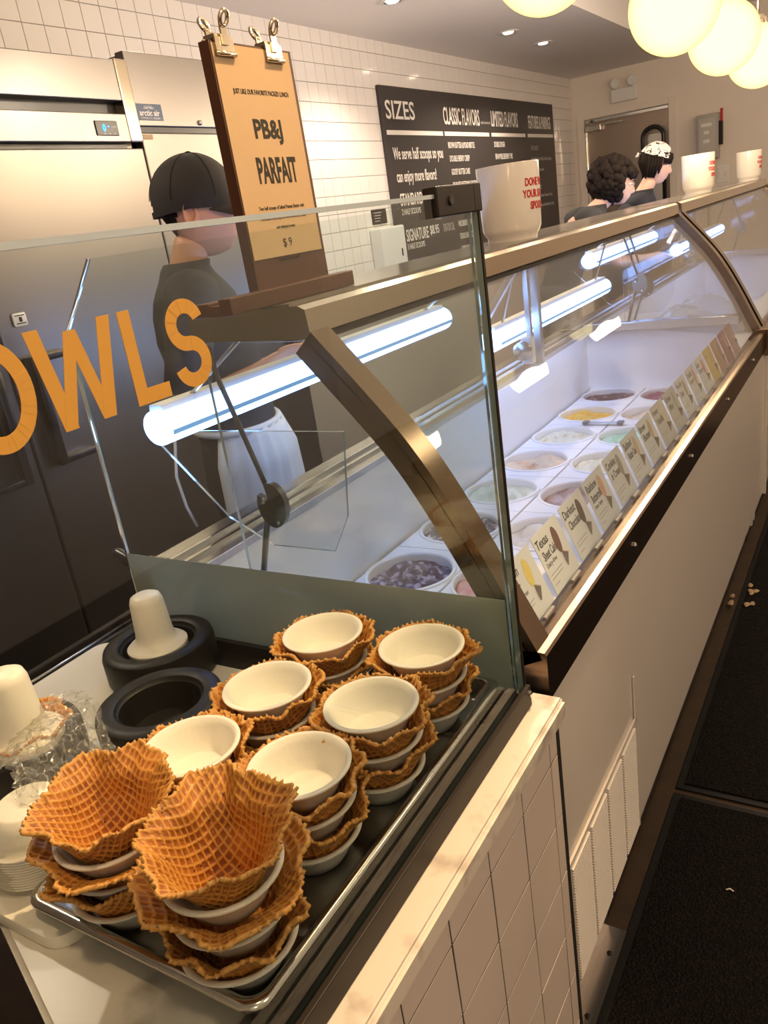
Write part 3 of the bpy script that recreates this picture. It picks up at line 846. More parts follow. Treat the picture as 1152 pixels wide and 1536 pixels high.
    # LED tubes: half-round diffuser under a white housing
    for (xa, za, ya, yb) in ((-1.09, 1.275, y0 + 0.03, y0 + 1.17), (-0.98, 1.185, y0 + 1.25, y1 - 0.15)):
        pr = [(xa + 0.034 * math.cos(a), za + 0.032 * math.sin(a)) for a in [2 * PI * k / 24 for k in range(24)]]
        mk('led_diffuser', MB().prism(pr, 1, ya, yb), M['led'], c, 40)
        mk('lamp_housing', MB().prism([(xa - 0.020, za + 0.029), (xa + 0.014, za + 0.029), (xa + 0.012, za + 0.040), (xa - 0.018, za + 0.040)], 1, ya + 0.01, yb - 0.01), M['white_plastic'], c)
        mk('tube_highlight', MB().box(xa + 0.031, ya + 0.005, za - 0.012, xa + 0.0355, yb - 0.005, za - 0.004), M['highlight_blue'], c)  # glowing strip paints the bluish highlight onto the viewed side of the tube
        for yy in (ya + 0.1, yb - 0.1):
            mk('lamp_arm', MB().tube([(xa, yy, za + 0.038), (-0.91, yy, 1.43)], 0.004, 6), M['steel'], c)
    # acrylic splash shields under the light
    plane_glass('splash_shield', [(-1.186, 1.235), (-1.035, 1.080), (-0.94, 1.03), (-0.80, 1.03), (-0.76, 1.10), (-0.74, 1.25), (-1.17, 1.25)], 1, y0 + 0.10, y0 + 0.105, M['acrylic'], c)
    return c

M['highlight_blue'] = emit('blue_tube_highlight', (0.30, 0.55, 1.0), 0.55)
M['steel_rail'] = pbr('brown_steel_rail', (0.28, 0.20, 0.15), 0.22, 1.0, noise=0.2, nscale=5)
M['bronze'] = pbr('bronze_frame', (0.27, 0.19, 0.125), 0.20, 1.0, noise=0.25, nscale=9, bump=0.04)
M['dark_steel'] = pbr('dark_steel', (0.20, 0.19, 0.17), 0.35, 0.9)
M['shelf'] = pbr('grey_shelf', (0.22, 0.20, 0.19), 0.15, 0.3)
Y0, Y1, Y2 = 0.935, 3.50, 6.30
case1 = display_case(Y0, Y1, 'near curved-glass ice cream display case with white front panel and flavor tags')
case2 = display_case(Y1 + 0.005, Y2, 'far curved-glass display case behind the bronze column at the right edge', False)
# vent grille of the near case
gr = mk('vent_grille', MB().box(-0.384, 0.955, 0.278, -0.380, 1.372, 0.545), M['white_panel'], case1)
for k in range(4):
    a = 0.962 + k * 0.103; b = a + 0.092
    mb = MB()
    for z in np.arange(0.285, 0.528, 0.0062):
        mb.prism([(-0.380, z), (-0.3755, z + 0.0014), (-0.3755, z + 0.0034), (-0.380, z + 0.0048)], 1, a, b)
    s = mk('louvre_section', mb, M['white_panel'], gr)
mk('grille_frame', MB().box(-0.381, 0.950, 0.540, -0.378, 1.380, 0.547).box(-0.381, 1.374, 0.274, -0.378, 1.379, 0.645), M['white_panel'], gr)
mk('gap_shade_fill', MB().box(-0.41, 0.915, 0.02, -0.374, 0.944, 0.872), M['black'], case1)  # black box put in for the shade between counter and case

# ------------------------------------------------------------------ tubs
def tub(px, py, m, label, sunk=0.013, seed=0, dx=0.236, dy=0.295):
    t = empty('ice_cream_tub', (px, py, DECK), label, 'ice cream tub', 'ice cream tubs in the display cases')
    r, n = 0.107, 48
    # square collar with a round hole
    mb = MB()
    sq = []
    hx, hy = dx / 2 - 0.0015, dy / 2 - 0.0015
    for k in range(n):
        a = 2 * PI * (k + 0.5) / n
        c_, s_ = math.cos(a), math.sin(a)
        s = min(hx / abs(c_) if abs(c_) > 1e-6 else 9, hy / abs(s_) if abs(s_) > 1e-6 else 9)
        sq.append((px + c_ * s, py + s_ * s))
    # push the sample next to each corner onto it
    for sx in (-1, 1):
        for sy in (-1, 1):
            k = min(range(n), key=lambda i: (sq[i][0] - px - sx * hx) ** 2 + (sq[i][1] - py - sy * hy) ** 2)
            sq[k] = (px + sx * hx, py + sy * hy)
    ring = lambda rr, z: [(px + rr * math.cos(2 * PI * (k + 0.5) / n), py + rr * math.sin(2 * PI * (k + 0.5) / n), z) for k in range(n)]
    loops = [[(x, y, DECK - 0.02) for x, y in sq], [(x, y, DECK - 0.002) for x, y in sq], ring(r + 0.009, DECK), ring(r + 0.008, DECK + 0.004), ring(r + 0.002, DECK + 0.005), ring(r - 0.001, DECK + 0.001), ring(r - 0.004, DECK - 0.10)]
    vs = [p for l in loops for p in l]
    fs = [(i * n + k, i * n + (k + 1) % n, (i + 1) * n + (k + 1) % n, (i + 1) * n + k) for i in range(len(loops) - 1) for k in range(n)]
    fs.append(tuple((len(loops) - 1) * n + k for k in range(n)))
    mb.add(vs, fs)
    mk('tub_collar', mb, M['tub_white'], t, 30)
    # the ice cream, scooped uneven
    rs = np.random.RandomState(seed + 11)
    ph = rs.rand(6) * 6.28
    rows = []
    nr, na = 16, 48
    vs, fs = [(px, py, DECK - sunk)], []
    for i in range(1, nr + 1):
        q = i / nr
        for k in range(na):
            a = 2 * PI * k / na
            x, y = q * math.cos(a), q * math.sin(a)
            h = 0.010 * math.sin(3.1 * x + ph[0] + 2 * y) + 0.007 * math.sin(6.3 * y + ph[1] + 1.7 * math.sin(4 * x + ph[2])) + 0.003 * math.sin(17 * x + 9 * y + ph[3]) + 0.0025 * rs.normal() * (1 - q * 0.6)
            h = h * (1 - 0.6 * q ** 4) - 0.004 * q
            vs.append((px + (r - 0.003) * x, py + (r - 0.003) * y, DECK - sunk + h))
    for k in range(na): fs.append((0, 1 + k, 1 + (k + 1) % na))
    for i in range(nr - 1):
        for k in range(na):
            a, b = 1 + i * na + k, 1 + i * na + (k + 1) % na
            fs.append((a, a + na, b + na, b))
    mk('ice_cream', MB().add(vs, fs), m, t, True)
    return t

IC = {
 'vanilla': ice('vanilla_ice_cream', (0.80, 0.74, 0.58), (0.70, 0.58, 0.40)),
 'berry_dark': ice('dark_berry_ice_cream', (0.10, 0.06, 0.09), (0.50, 0.42, 0.50), 45, (0.5, 0.62)),
 'cookie': ice('cookies_ice_cream', (0.09, 0.06, 0.06), (0.62, 0.58, 0.58), 38, (0.52, 0.62)),
 'pale': ice('pale_green_ice_cream', (0.78, 0.80, 0.62), (0.70, 0.70, 0.52), 20),
 'peach': ice('caramel_swirl_ice_cream', (0.76, 0.60, 0.42), (0.70, 0.38, 0.20), 16, (0.52, 0.66)),
 'crumb': ice('cream_crumb_ice_cream', (0.84, 0.79, 0.60), (0.70, 0.55, 0.28), 34, (0.55, 0.66)),
 'mango': ice('mango_sorbet', (0.95, 0.48, 0.02), (0.95, 0.66, 0.15), 26),
 'maroon': ice('maroon_sorbet', (0.09, 0.025, 0.045), (0.36, 0.26, 0.32), 60, (0.55, 0.66)),
 'pink': ice('strawberry_ice_cream', (0.75, 0.30, 0.27), (0.80, 0.50, 0.45)),
 'cream': ice('sweet_cream_ice_cream', (0.80, 0.75, 0.66), (0.70, 0.62, 0.50), 18),
 'brownswirl': ice('chocolate_swirl_ice_cream', (0.30, 0.17, 0.14), (0.58, 0.45, 0.45), 16, (0.45, 0.6)),
 'mint': ice('mint_ice_cream', (0.42, 0.68, 0.50), (0.66, 0.80, 0.68), 30, (0.45, 0.6)),
 'tan': ice('honey_ice_cream', (0.66, 0.52, 0.38), (0.78, 0.70, 0.58), 20),
 'plum': ice('plum_sorbet', (0.24, 0.04, 0.09), (0.36, 0.10, 0.16), 30),
}
XL, XR = -0.962, -0.722
ys = [1.530 + 0.295 * k for k in range(-1, 7)]
left = [('vanilla', 'vanilla ice cream tub behind the frosted strip of the end pane'),
        ('berry_dark', 'tub of dark berry ice cream, nearest tub of the left row seen under the curved frame'),
        ('cookie', 'tub of grey cookies-and-cream ice cream, cut by the guard glass post'),
        ('pale', 'tub of pale green-cream ice cream beside the chocolate swirl tub'),
        ('peach', 'tub of tan ice cream with orange caramel swirls in the left row'),
        ('crumb', 'tub of pale cream ice cream with golden crumbs in front of the orange one'),
        ('mango', 'tub of bright orange-yellow mango sorbet'),
        ('maroon', 'tub of blackish maroon sorbet with white frost, farthest of the left row')]
right = [('cream', 'sweet cream tub of the right row hidden beside the frame foot'),
         ('pink', 'pink strawberry tub peeping out at the lemon bar tag'),
         ('cream', 'tub of plain beige cream behind the Texas sheet cake tag'),
         ('brownswirl', 'tub of chocolate swirl ice cream behind the rainbow tag'),
         ('crumb', 'tub of cream with crumbs behind the cookies in cream tag'),
         ('mint', 'tub of mint green ice cream, right row'),
         ('tan', 'tub of honey-coloured ice cream beside the orange sorbet'),
         ('plum', 'tub of plum-red sorbet, farthest of the right row')]
for k, yy in enumerate(ys):
    tub(XL, yy, IC[left[k][0]], left[k][1], seed=k)
    tub(XR, yy, IC[right[k][0]], right[k][1], seed=k + 20)
far = [('vanilla', 'pale tub in the far case, nearest the bronze column at the rear'), ('cream', 'pale cream tub in the far case, nearest the column at the front'),
       ('tan', 'tan tub in the far case, second row at the rear'), ('pink', 'pink tub in the far case, second row at the front'),
       ('crumb', 'crumb-topped tub in the far case, third row at the rear'), ('pale', 'pale green tub in the far case, third row at the front')]
for k, (m, lb) in enumerate(far):
    tub(XL if k % 2 == 0 else XR, 3.82 + 0.295 * (k // 2), IC[m], lb, seed=k + 50)
# a grey clip lying on the collars between the orange and the pale tubs
cp = empty('divider_clip', (-0.87, 2.86, DECK), 'small grey bar clip lying between the orange tub and the cream tub', 'clip')
mk('bar', MB().box(-0.93, 2.845, DECK + 0.004, -0.80, 2.862, DECK + 0.010, 0.001), M['steel'], cp)
for xx in (-0.935, -0.806):
    mk('jaw', MB().box(xx, 2.84, DECK + 0.004, xx + 0.022, 2.868, DECK + 0.014, 0.002), M['dark_steel'], cp)
# plastic-wrapped goods on the far case's tubs
rows = []
rs = np.random.RandomState(5)
for i in range(26):
    r = []
    for j in range(40):
        u, v = i / 25, j / 39
        h = 0.24 * math.sin(PI * u) ** 0.7 * (0.6 + 0.4 * math.sin(2.2 * PI * v + 1)) * (1 - abs(2 * v - 1) ** 6)
        r.append((-1.05 + 0.42 * u + rs.normal() * 0.006, 4.05 + 0.85 * v + rs.normal() * 0.006, DECK + 0.012 + h + abs(rs.normal()) * 0.012))
    rows.append(r)
tag(mk('wrapped_bag', MB().slab(rows, (0, 0, 0.002)), M['wrap'], None), 'crumpled clear plastic over the goods in the far display case', 'plastic bag')

# ------------------------------------------------------------------ flavor tags along the foot of the glass
M['tag'] = pbr('printed_card', (0.72, 0.76, 0.80), 0.35)
M['tag_ink'] = pbr('card_ink', (0.02, 0.02, 0.03), 0.6)
M['stick'] = pbr('stick_grey', (0.28, 0.24, 0.22), 0.6)
flav = [(('Lemon', 'Bar'), 'Dairy-free', (0.86, 0.72, 0.20), None, 'white flavor tag lettered Lemon Bar with a yellow scoop, nearest of the tags'),
        (('Texas', 'Sheet Cake'), 'Dairy-free', (0.16, 0.06, 0.04), None, 'white flavor tag lettered Texas Sheet Cake with a brown scoop'),
        (('Darkest', 'Chocolate'), '', (0.10, 0.07, 0.05), None, 'white flavor tag lettered Darkest Chocolate with a dark scoop'),
        (('Rainbow', 'Buttermilk'), 'Frozen Yogurt', (0.78, 0.45, 0.30), None, 'white flavor tag lettered Rainbow Buttermilk Frozen Yogurt'),
        (('Cookies', 'in Cream'), '', (0.40, 0.36, 0.33), None, 'white flavor tag lettered Cookies in Cream'),
        (('Salted', 'Butter Cake'), '', (0.70, 0.58, 0.36), None, 'white flavor tag lettered Salted Butter Cake, just past Cookies in Cream'),
        (('Brown', 'Butter'), '', (0.62, 0.48, 0.28), None, 'white flavor tag lettered Brown Butter in front of the mint tub'),
        (('Honey', 'Vanilla'), '', (0.78, 0.70, 0.50), (0.70, 0.71, 0.70), 'greyish flavor tag lettered Honey Vanilla beside the honey-coloured tub'),
        (('Green', 'Mint'), '', (0.40, 0.50, 0.40), (0.62, 0.64, 0.62), 'grey flavor tag lettered Green Mint'),
        (('The Salty', 'Duet'), '', (0.40, 0.36, 0.22), None, 'white flavor tag lettered The Salty Duet in front of the plum-red sorbet'),
        (('Double', 'Dough'), '', (0.66, 0.30, 0.22), None, 'white flavor tag lettered Double Dough with a red-brown scoop'),
        (('Sour', 'Cherry'), '', (0.60, 0.15, 0.15), None, 'white flavor tag lettered Sour Cherry just before the yellow tag'),
        (('Mango',), '', (0.60, 0.45, 0.1), (0.74, 0.58, 0.12), 'yellow flavor tag with a darker drawing'),
        (('Caramel',), '', (0.20, 0.10, 0.06), (0.42, 0.24, 0.14), 'brown flavor tag between the yellow and the maroon one'),
        (('Berry',), '', (0.60, 0.40, 0.42), (0.26, 0.03, 0.07), 'maroon flavor tag with a pale drawing'),
        (('Rose',), '', (0.50, 0.30, 0.30), (0.38, 0.13, 0.14), 'dusty red flavor tag, farthest one next to the bronze column')]
TB, TTp = Vector((-0.4230, 0, 0.954)), Vector((-0.4620, 0, 1.048))
for k, (words, sub, col, bg, lb) in enumerate(flav):
    yy = 0.976 + k * 0.1335
    w = 0.116
    yaw = 0.06 * math.sin(k * 2.3)
    t = empty('flavor_tag', (-0.425, yy, 0.953), lb, 'flavor tag', 'flavor tags along the glass')
    m = M['tag'] if bg is None else pbr('card_colour', bg, 0.4, noise=0.25, nscale=60)
    up = (TTp - TB).normalized(); nrm = Vector((0, 1, 0)).cross(up)      # towards the customers
    def pt(a, b, d=0.0):
        return (TB + Vector((0, yy, 0)) + Vector((0, 1, 0)) * a + up * b + nrm * d)
    H = 0.103
    card = MB().hexa([pt(0, 0, -.0006)[:], pt(w, 0, -.0006)[:], pt(w, 0, .0006)[:], pt(0, 0, .0006)[:], pt(0, H, -.0006)[:], pt(w, H, -.0006)[:], pt(w, H, .0006)[:], pt(0, H, .0006)[:]])
    mk('card', card, m, t)
    inkm = M['tag_ink'] if (bg is None or k < 12) else M['chalk_dim']
    for i, s in enumerate(words):
        ink = MB()
        hh = 0.019 if len(words) > 1 else 0.012
        ww = min(0.060, 0.0085 * len(s) + 0.006)
        text_on(ink, s, pt(0.006 + 0.006 * i, H - 0.026 - i * 0.022, 0.0006), (0, 1, 0), up, ww, hh * 0.85, bold=0.02, shear=0.15, thick=0.0002)
        mk('lettering', ink, inkm, t)
    if sub:
        ink = MB()
        text_on(ink, sub, pt(0.010, H - 0.062, 0.0006), (0, 1, 0), up, 0.045, 0.010, bold=0.01, shear=0.2, thick=0.0002)
        mk('lettering', ink, inkm, t)
    fine = MB()
    for i in range(3):
        b = 0.030 - i * 0.0065 - (0.004 if i == 2 else 0)
        p, q = pt(0.008, b, 0.0007), pt(0.008 + (0.055, 0.05, 0.02)[i], b + 0.0012, 0.0009)
        fine.box(p.x, p.y, p.z, q.x, q.y, q.z)
    mk('fine_print', fine, M['stick'], t)
    # the drawn scoop on its stick
    pic = MB(); n = 16
    pts = [pt(0.080 + 0.012 * math.cos(2 * PI * i / n) * (1 + 0.15 * math.sin(4 * PI * i / n)), 0.068 + 0.024 * math.sin(2 * PI * i / n), 0.0007)[:] for i in range(n)]
    pts2 = [(Vector(p) + nrm * 0.0003)[:] for p in pts]
    pic.add(pts + pts2, [tuple(range(n))[::-1], tuple(range(n, 2 * n))] + [(i, (i + 1) % n, n + (i + 1) % n, n + i) for i in range(n)])
    mk('drawing', pic, pbr('scoop_colour', col, 0.6, noise=0.3, nscale=200), t)
    p, q = pt(0.079, 0.018, 0.0007), pt(0.082, 0.046, 0.0010)
    mk('drawn_stick', MB().box(p.x, p.y, p.z, q.x, q.y, q.z), M['stick'], t)
    mk('tag_holder', MB().tube([(-0.4140, yy + 0.045, 0.9575), (-0.4140, yy + 0.085, 0.9575)], 0.0042, 8), M['steel'], t, 40)

# ------------------------------------------------------------------ spoon cups on the top shelf
def spoon_cup(x, y, label, text=True):
    z = 1.469
    c = empty('spoon_cup', (x, y, z), label, 'cup', 'ceramic spoon cups on the case tops')
    pr = [(0.0, 0.004), (0.050, 0.004), (0.056, 0.0), (0.063, 0.0), (0.064, 0.010), (0.070, 0.018), (0.0745, 0.03), (0.077, 0.10), (0.0785, 0.176), (0.0775, 0.180), (0.0745, 0.178), (0.072, 0.10), (0.066, 0.02), (0.0, 0.012)]
    mk('body', MB().lathe(pr, x, y, z, 56, False, False), M['ceramic'], c, 50)
    if text:
        for i, (s, w) in enumerate((('DONE WITH', 0.088), ('YOUR SAMPLE', 0.105), ('SPOON?', 0.062))):
            mb = MB()
            vs, fs = text_mb(s, 0.03, 0.02)
            lo, hi = vs.min(0), vs.max(0)
            P = []
            for p in vs:
                a = ((p[0] - lo[0]) / (hi[0] - lo[0]) - 0.5) * w
                b = (p[1] - lo[1]) / (hi[1] - lo[1]) * 0.019
                d = (p[2] - lo[2]) / (hi[2] - lo[2]) * 0.0006
                zz = 0.122 - i * 0.027 + b
                rr = 0.0770 + 0.0016 * (zz - 0.10) / 0.078 + 0.0002 + d
                th = -0.08 + a / rr
                P.append((x + rr * math.cos(th), y + rr * math.sin(th), z + zz))
            mb.add(P, fs)
            mk('lettering', mb, M['red'], c)
    return c
spoon_cup(-0.82, 2.03, 'big cream ceramic cup with red lettering standing nearest on the case top')
spoon_cup(-0.82, 4.52, 'cream ceramic cup with red lettering on the far case, in front of the grey box')
spoon_cup(-0.80, 6.15, 'cream ceramic cup cut off by the right edge of the photo')
for o in list(C.objects):
    pass
# ------------------------------------------------------------------ clipboard menu on its wooden stand
cb = empty('clipboard', (-0.79, 1.03, 1.50), 'walnut clipboard with a kraft paper parfait menu and two bulldog clips', 'clipboard')
CBb, CBt = Vector((-0.781, 0, 1.484)), Vector((-0.786, 0, 1.820))
cup_ = (CBt - CBb).normalized(); cn = Vector((0, 1, 0)).cross(cup_)
def cpt(a, b, d): return (CBb + Vector((0, 0.942 + a, 0)) + cup_ * b + cn * d)
LB = (CBt - CBb).length
def cslab(a0, a1, b0, b1, d0, d1):
    return MB().hexa([cpt(a0, b0, d0)[:], cpt(a1, b0, d0)[:], cpt(a1, b0, d1)[:], cpt(a0, b0, d1)[:], cpt(a0, b1, d0)[:], cpt(a1, b1, d0)[:], cpt(a1, b1, d1)[:], cpt(a0, b1, d1)[:]])
BW = 0.184
mk('backing_board', cslab(0, BW, 0, LB, -0.018, 0), M['wood'], cb)
pp = mk('menu_paper', cslab(0.003, BW - 0.008, 0.050, LB - 0.003, 0.0002, 0.0012), M['kraft'], cb)
def ctext(s, a, b, w, h, bold=0.0):
    tx = MB()
    text_on(tx, s, cpt(a, b, 0.0013), (0, 1, 0), cup_, w, h, bold=bold, thick=0.0003)
    mk('lettering', tx, M['ink'], pp)
ctext('JUST LIKE OUR FAVORITE PACKED LUNCH', 0.030, LB - 0.066, 0.128, 0.0085, 0.01)
ctext('PB&J', 0.060, LB - 0.130, 0.066, 0.034, 0.03)
ctext('PARFAIT', 0.050, LB - 0.183, 0.096, 0.036, 0.03)
ctext('Two half scoops of Salted Peanut Butter with', 0.036, LB - 0.221, 0.112, 0.007)
ctext('Chocolate Flecks layered with strawberry sauce', 0.035, LB - 0.235, 0.114, 0.007)
ctext('and whipped cream', 0.069, LB - 0.248, 0.046, 0.006)
ctext('$ 9', 0.078, LB - 0.275, 0.022, 0.014)
ctext('here for a limited time!', 0.062, LB - 0.293, 0.052, 0.006)
for k, a in enumerate((0.028, 0.138)):
    b = LB
    cpc = cslab(a - 0.019, a + 0.019, b - 0.016, b - 0.011, 0.001, 0.007)
    for q in range(1):
        pass
    jaw = cslab(a - 0.019, a + 0.019, b - 0.016, b + 0.004, 0.0015, 0.0045)
    jaw2 = cslab(a - 0.019, a + 0.019, b - 0.016, b + 0.004, -0.0185, -0.0155)
    jaw.add(jaw2.v, jaw2.f)
    jt = cslab(a - 0.017, a + 0.017, b + 0.003, b + 0.008, -0.0165, 0.0025)
    jaw.add(jt.v, jt.f)
    clp = mk('bulldog_clip', jaw, M['brass_clip'], cb)
    mk('clip_roll', MB().tube([cpt(a - 0.02, b - 0.016, 0.004)[:], cpt(a + 0.02, b - 0.016, 0.004)[:]], 0.0035, 8), M['brass_clip'], clp, True)
    for sd in (1, -1):
        d0 = 0.003 if sd > 0 else -0.017
        stem = cslab(a - 0.0065, a + 0.0065, b - 0.006, b + 0.020, d0 + sd * 0.002, d0 + sd * 0.0045)
        mk('clip_lever', stem, M['brass_clip'], clp)
        ctr = cpt(a, b + 0.0255, d0 + sd * 0.008)
        ring = [(ctr + Vector((0, 1, 0)) * 0.0075 * math.cos(2 * PI * i / 24) + cup_ * 0.0085 * math.sin(2 * PI * i / 24) + cn * sd * 0.004 * math.sin(2 * PI * i / 24))[:] for i in range(24)]
        mk('clip_ring', MB().tube(ring, 0.0030, 8, True), M['brass_clip'], clp, True)
sd_ = empty('wooden_stand', (-0.79, 1.0, 1.469), 'walnut block stand that holds the clipboard upright on the case top', 'stand')
mk('front_lip', MB().box(-0.7805, 0.850, 1.4695, -0.758, 1.165, 1.493, 0.0015), M['wood_stand'], sd_)
mk('back_lip', MB().box(-0.835, 0.855, 1.4695, -0.804, 1.160, 1.488, 0.0015), M['wood_stand'], sd_)
mk('base', MB().box(-0.804, 0.856, 1.4695, -0.7805, 1.16, 1.4835), M['wood_stand'], sd_)

# ------------------------------------------------------------------ counter
SL = 0.903
struct_c = empty('service_counter', (-0.37, 0.30, 0), 'counter clad in square blush-white tiles under the marble top', 'counter')
mk('tile_backing', MB().box(-0.42, -0.35, 0.0, -0.3654, 0.908, 0.874), M['grout'], struct_c)
mk('carcass', MB().box(-1.22, -0.35, 0.0, -0.42, -0.30, 0.85).box(-1.22, 0.86, 0.0, -0.42, 0.90, 0.874), M['dark_metal'], struct_c)
me_cache = {}
def ctile(y0, y1, z0, z1):
    key = (round(y1 - y0, 3), round(z1 - z0, 3))
    if key not in me_cache:
        w, h = key; g = 0.0030; c = 0.0003; t = 0.0075
        a, b = w / 2 - g / 2, h / 2 - g / 2
        vs = [(0, -a, -b), (0, a, -b), (0, a, b), (0, -a, b), (t - c, -a, -b), (t - c, a, -b), (t - c, a, b), (t - c, -a, b),
              (t, -a + c, -b + c), (t, a - c, -b + c), (t, a - c, b - c), (t, -a + c, b - c)]
        fs = [(0, 1, 5, 4), (1, 2, 6, 5), (2, 3, 7, 6), (3, 0, 4, 7), (4, 5, 9, 8), (5, 6, 10, 9), (6, 7, 11, 10), (7, 4, 8, 11), (8, 9, 10, 11)]
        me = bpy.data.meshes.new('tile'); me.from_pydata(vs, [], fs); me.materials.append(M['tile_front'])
        me_cache[key] = me
    o = bpy.data.objects.new('tile', me_cache[key])
    o.location = Vector((-0.372, (y0 + y1) / 2, (z0 + z1) / 2)) - Vector(struct_c.location)
    o.rotation_euler = (0, rng.normal() * 0.003, rng.normal() * 0.003)
    o.parent = struct_c
    C.objects.link(o)
ylines = [0.771 + 0.108 * k for k in range(-10, 2)] + [0.908]
zlines = [0.874, 0.804] + [0.804 - 0.108 * k for k in range(1, 8)]
for i in range(len(ylines) - 1):
    for j in range(len(zlines) - 1):
        if ylines[i] > -0.35: ctile(ylines[i], ylines[i + 1], zlines[j + 1], zlines[j])

poly = [(-0.347, -0.35), (-0.347, 0.912), (-1.245, 0.912), (-1.245, 0.474), (-0.774, 0.304), (-0.62, 0.248), (-0.56, 0.15), (-0.52, -0.35)]
bm = bmesh.new()
bv = [bm.verts.new((x, y, SL - 0.028)) for x, y in poly]
f = bm.faces.new(bv)
r = bmesh.ops.extrude_face_region(bm, geom=[f])
for v in r['geom']:
    if isinstance(v, bmesh.types.BMVert): v.co.z = SL
bmesh.ops.recalc_face_normals(bm, faces=bm.faces[:])
bmesh.ops.bevel(bm, geom=[e for e in bm.edges if abs(e.verts[0].co.z - e.verts[1].co.z) < 1e-5 and e.verts[0].co.z > SL - 0.01] + [e for e in bm.edges if abs(e.verts[0].co.z - e.verts[1].co.z) > 0.01],
                offset=0.006, segments=3, affect='EDGES')
tag(mk('marble_countertop', MB().bm(bm), M['marble'], None, 40, origin=(-0.6, 0.6, SL)), 'white marble worktop with grey veins under the steel tray', 'countertop')

uc = empty('undercounter_cabinet', (-0.8, 0.1, 0), 'dark stainless undercounter cabinet at the lower left corner below the marble edge', 'cabinet')
mk('body', MB().box(-1.22, -0.29, 0.0, -0.55, 0.235, 0.80, 0.004), M['dark_steel'], uc)
mk('top_plate', MB().box(-1.22, -0.29, 0.80, -0.56, 0.235, 0.815, 0.002), M['steel_dark2'] if 'steel_dark2' in M else M['dark_steel'], uc)
mk('bolt', MB().lathe([(0.012, 0), (0.012, 0.004), (0.006, 0.008), (0, 0.008)], -0.72, 0.20, 0.815, 16), M['chrome'], uc, 40)

# ------------------------------------------------------------------ black channels that hold the guard glass
ch = empty('glass_channel', (-0.40, 0.3, SL), 'long black metal channel between the tray and the marble edge, holding the guard glass', 'channel')
mk('base_strip', MB().box(-0.455, -0.34, SL + 0.0005, -0.409, 0.845, SL + 0.006), M['dark_steel'], ch)
mk('outer_wall', MB().box(-0.391, -0.34, SL + 0.0005, -0.384, 0.878, 0.936, 0.001), M['dark_metal'], ch)
mk('inner_wall', MB().box(-0.409, -0.34, SL + 0.0005, -0.401, 0.878, 0.932, 0.001), M['black_plastic'], ch)
mk('gasket', MB().box(-0.401, -0.34, SL + 0.0005, -0.391, 0.878, 0.917), M['black'], ch)
mk('end_screw', MB().lathe([(0.005, 0), (0.005, 0.003), (0, 0.004)], -0.384, 0.872, 0.925, 12, ax=Matrix.Rotation(PI / 2, 3, 'Y')), M['chrome'], ch, 40)
c2 = empty('glass_channel', (-0.75, 0.87, SL), 'black metal channel across the counter behind the cones, holding the frosted end pane', 'channel')
mk('base_strip', MB().box(-1.14, 0.805, SL + 0.0005, -0.412, 0.862, SL + 0.006, 0.001), M['black_plastic'], c2)
mk('front_wall', MB().box(-1.14, 0.852, SL + 0.006, -0.412, 0.862, 0.930, 0.001), M['black_plastic'], c2)
mk('front_lip', MB().box(-1.14, 0.803, SL + 0.006, -0.412, 0.809, 0.914, 0.001), M['dark_metal'], c2)
mk('back_wall', MB().box(-1.14, 0.878, SL + 0.0005, -0.412, 0.888, 0.930, 0.001), M['black_plastic'], c2)
c3 = empty('rear_counter_trim', (-1.21, 0.7, SL), 'black ridged trim along the staff edge of the counter beside the white board', 'trim')
mk('flat_strip', MB().box(-1.245, 0.47, SL + 0.0005, -1.185, 0.908, SL + 0.010, 0.002), M['black_plastic'], c3)
mk('ridge', MB().box(-1.222, 0.47, SL + 0.010, -1.207, 0.908, SL + 0.024, 0.003), M['dark_metal'], c3)
mk('highlight_bead', MB().tube([(-1.200, 0.47, SL + 0.012), (-1.200, 0.905, SL + 0.012)], 0.0035, 8), M['steel'], c3, True)  # bright steel bead put in for the highlight line along the trim

# ------------------------------------------------------------------ guard glass
M['edge_glint'] = pbr('pane_edge_highlight', (0.62, 0.74, 0.80), 0.12, 0.6)  # pale colour paints in the bluish highlight of the pane's top edge
gg = empty('guard_glass', (-0.396, 0.3, 0.92), 'clear front guard glass with orange BOWLS lettering', 'glass screen')
plane_glass('glass_pane', [(-0.34, 0.918), (0.872, 0.918), (0.872, 1.575), (-0.34, 1.575)], 0, -0.400, -0.392, M['glass'], gg)
lt = MB()
XG = -0.3918
mk('edge_highlight', MB().box(-0.4008, -0.34, 1.5745, -0.3912, 0.770, 1.5785), M['edge_glint'], gg)  # bright strip added for the highlight along the top edge
nl = [0]
def letter(polys):
    for pl in polys:
        nl[0] += 1
        lt.prism(pl, 0, XG, XG + 0.0003 + 0.00006 * (nl[0] % 3))
def arc(cy, cz, ry, rz, a0, a1, t, n=20):
    o = [(cy + ry * math.cos(math.radians(a0 + (a1 - a0) * k / n)), cz + rz * math.sin(math.radians(a0 + (a1 - a0) * k / n))) for k in range(n + 1)]
    i = [(cy + (ry - t) * math.cos(math.radians(a0 + (a1 - a0) * k / n)), cz + (rz - t) * math.sin(math.radians(a0 + (a1 - a0) * k / n))) for k in range(n + 1)]
    return [[o[k], o[k + 1], i[k + 1], i[k]] for k in range(n)]
Z0, Z1, TH = 1.4745, 1.5325, 0.0095
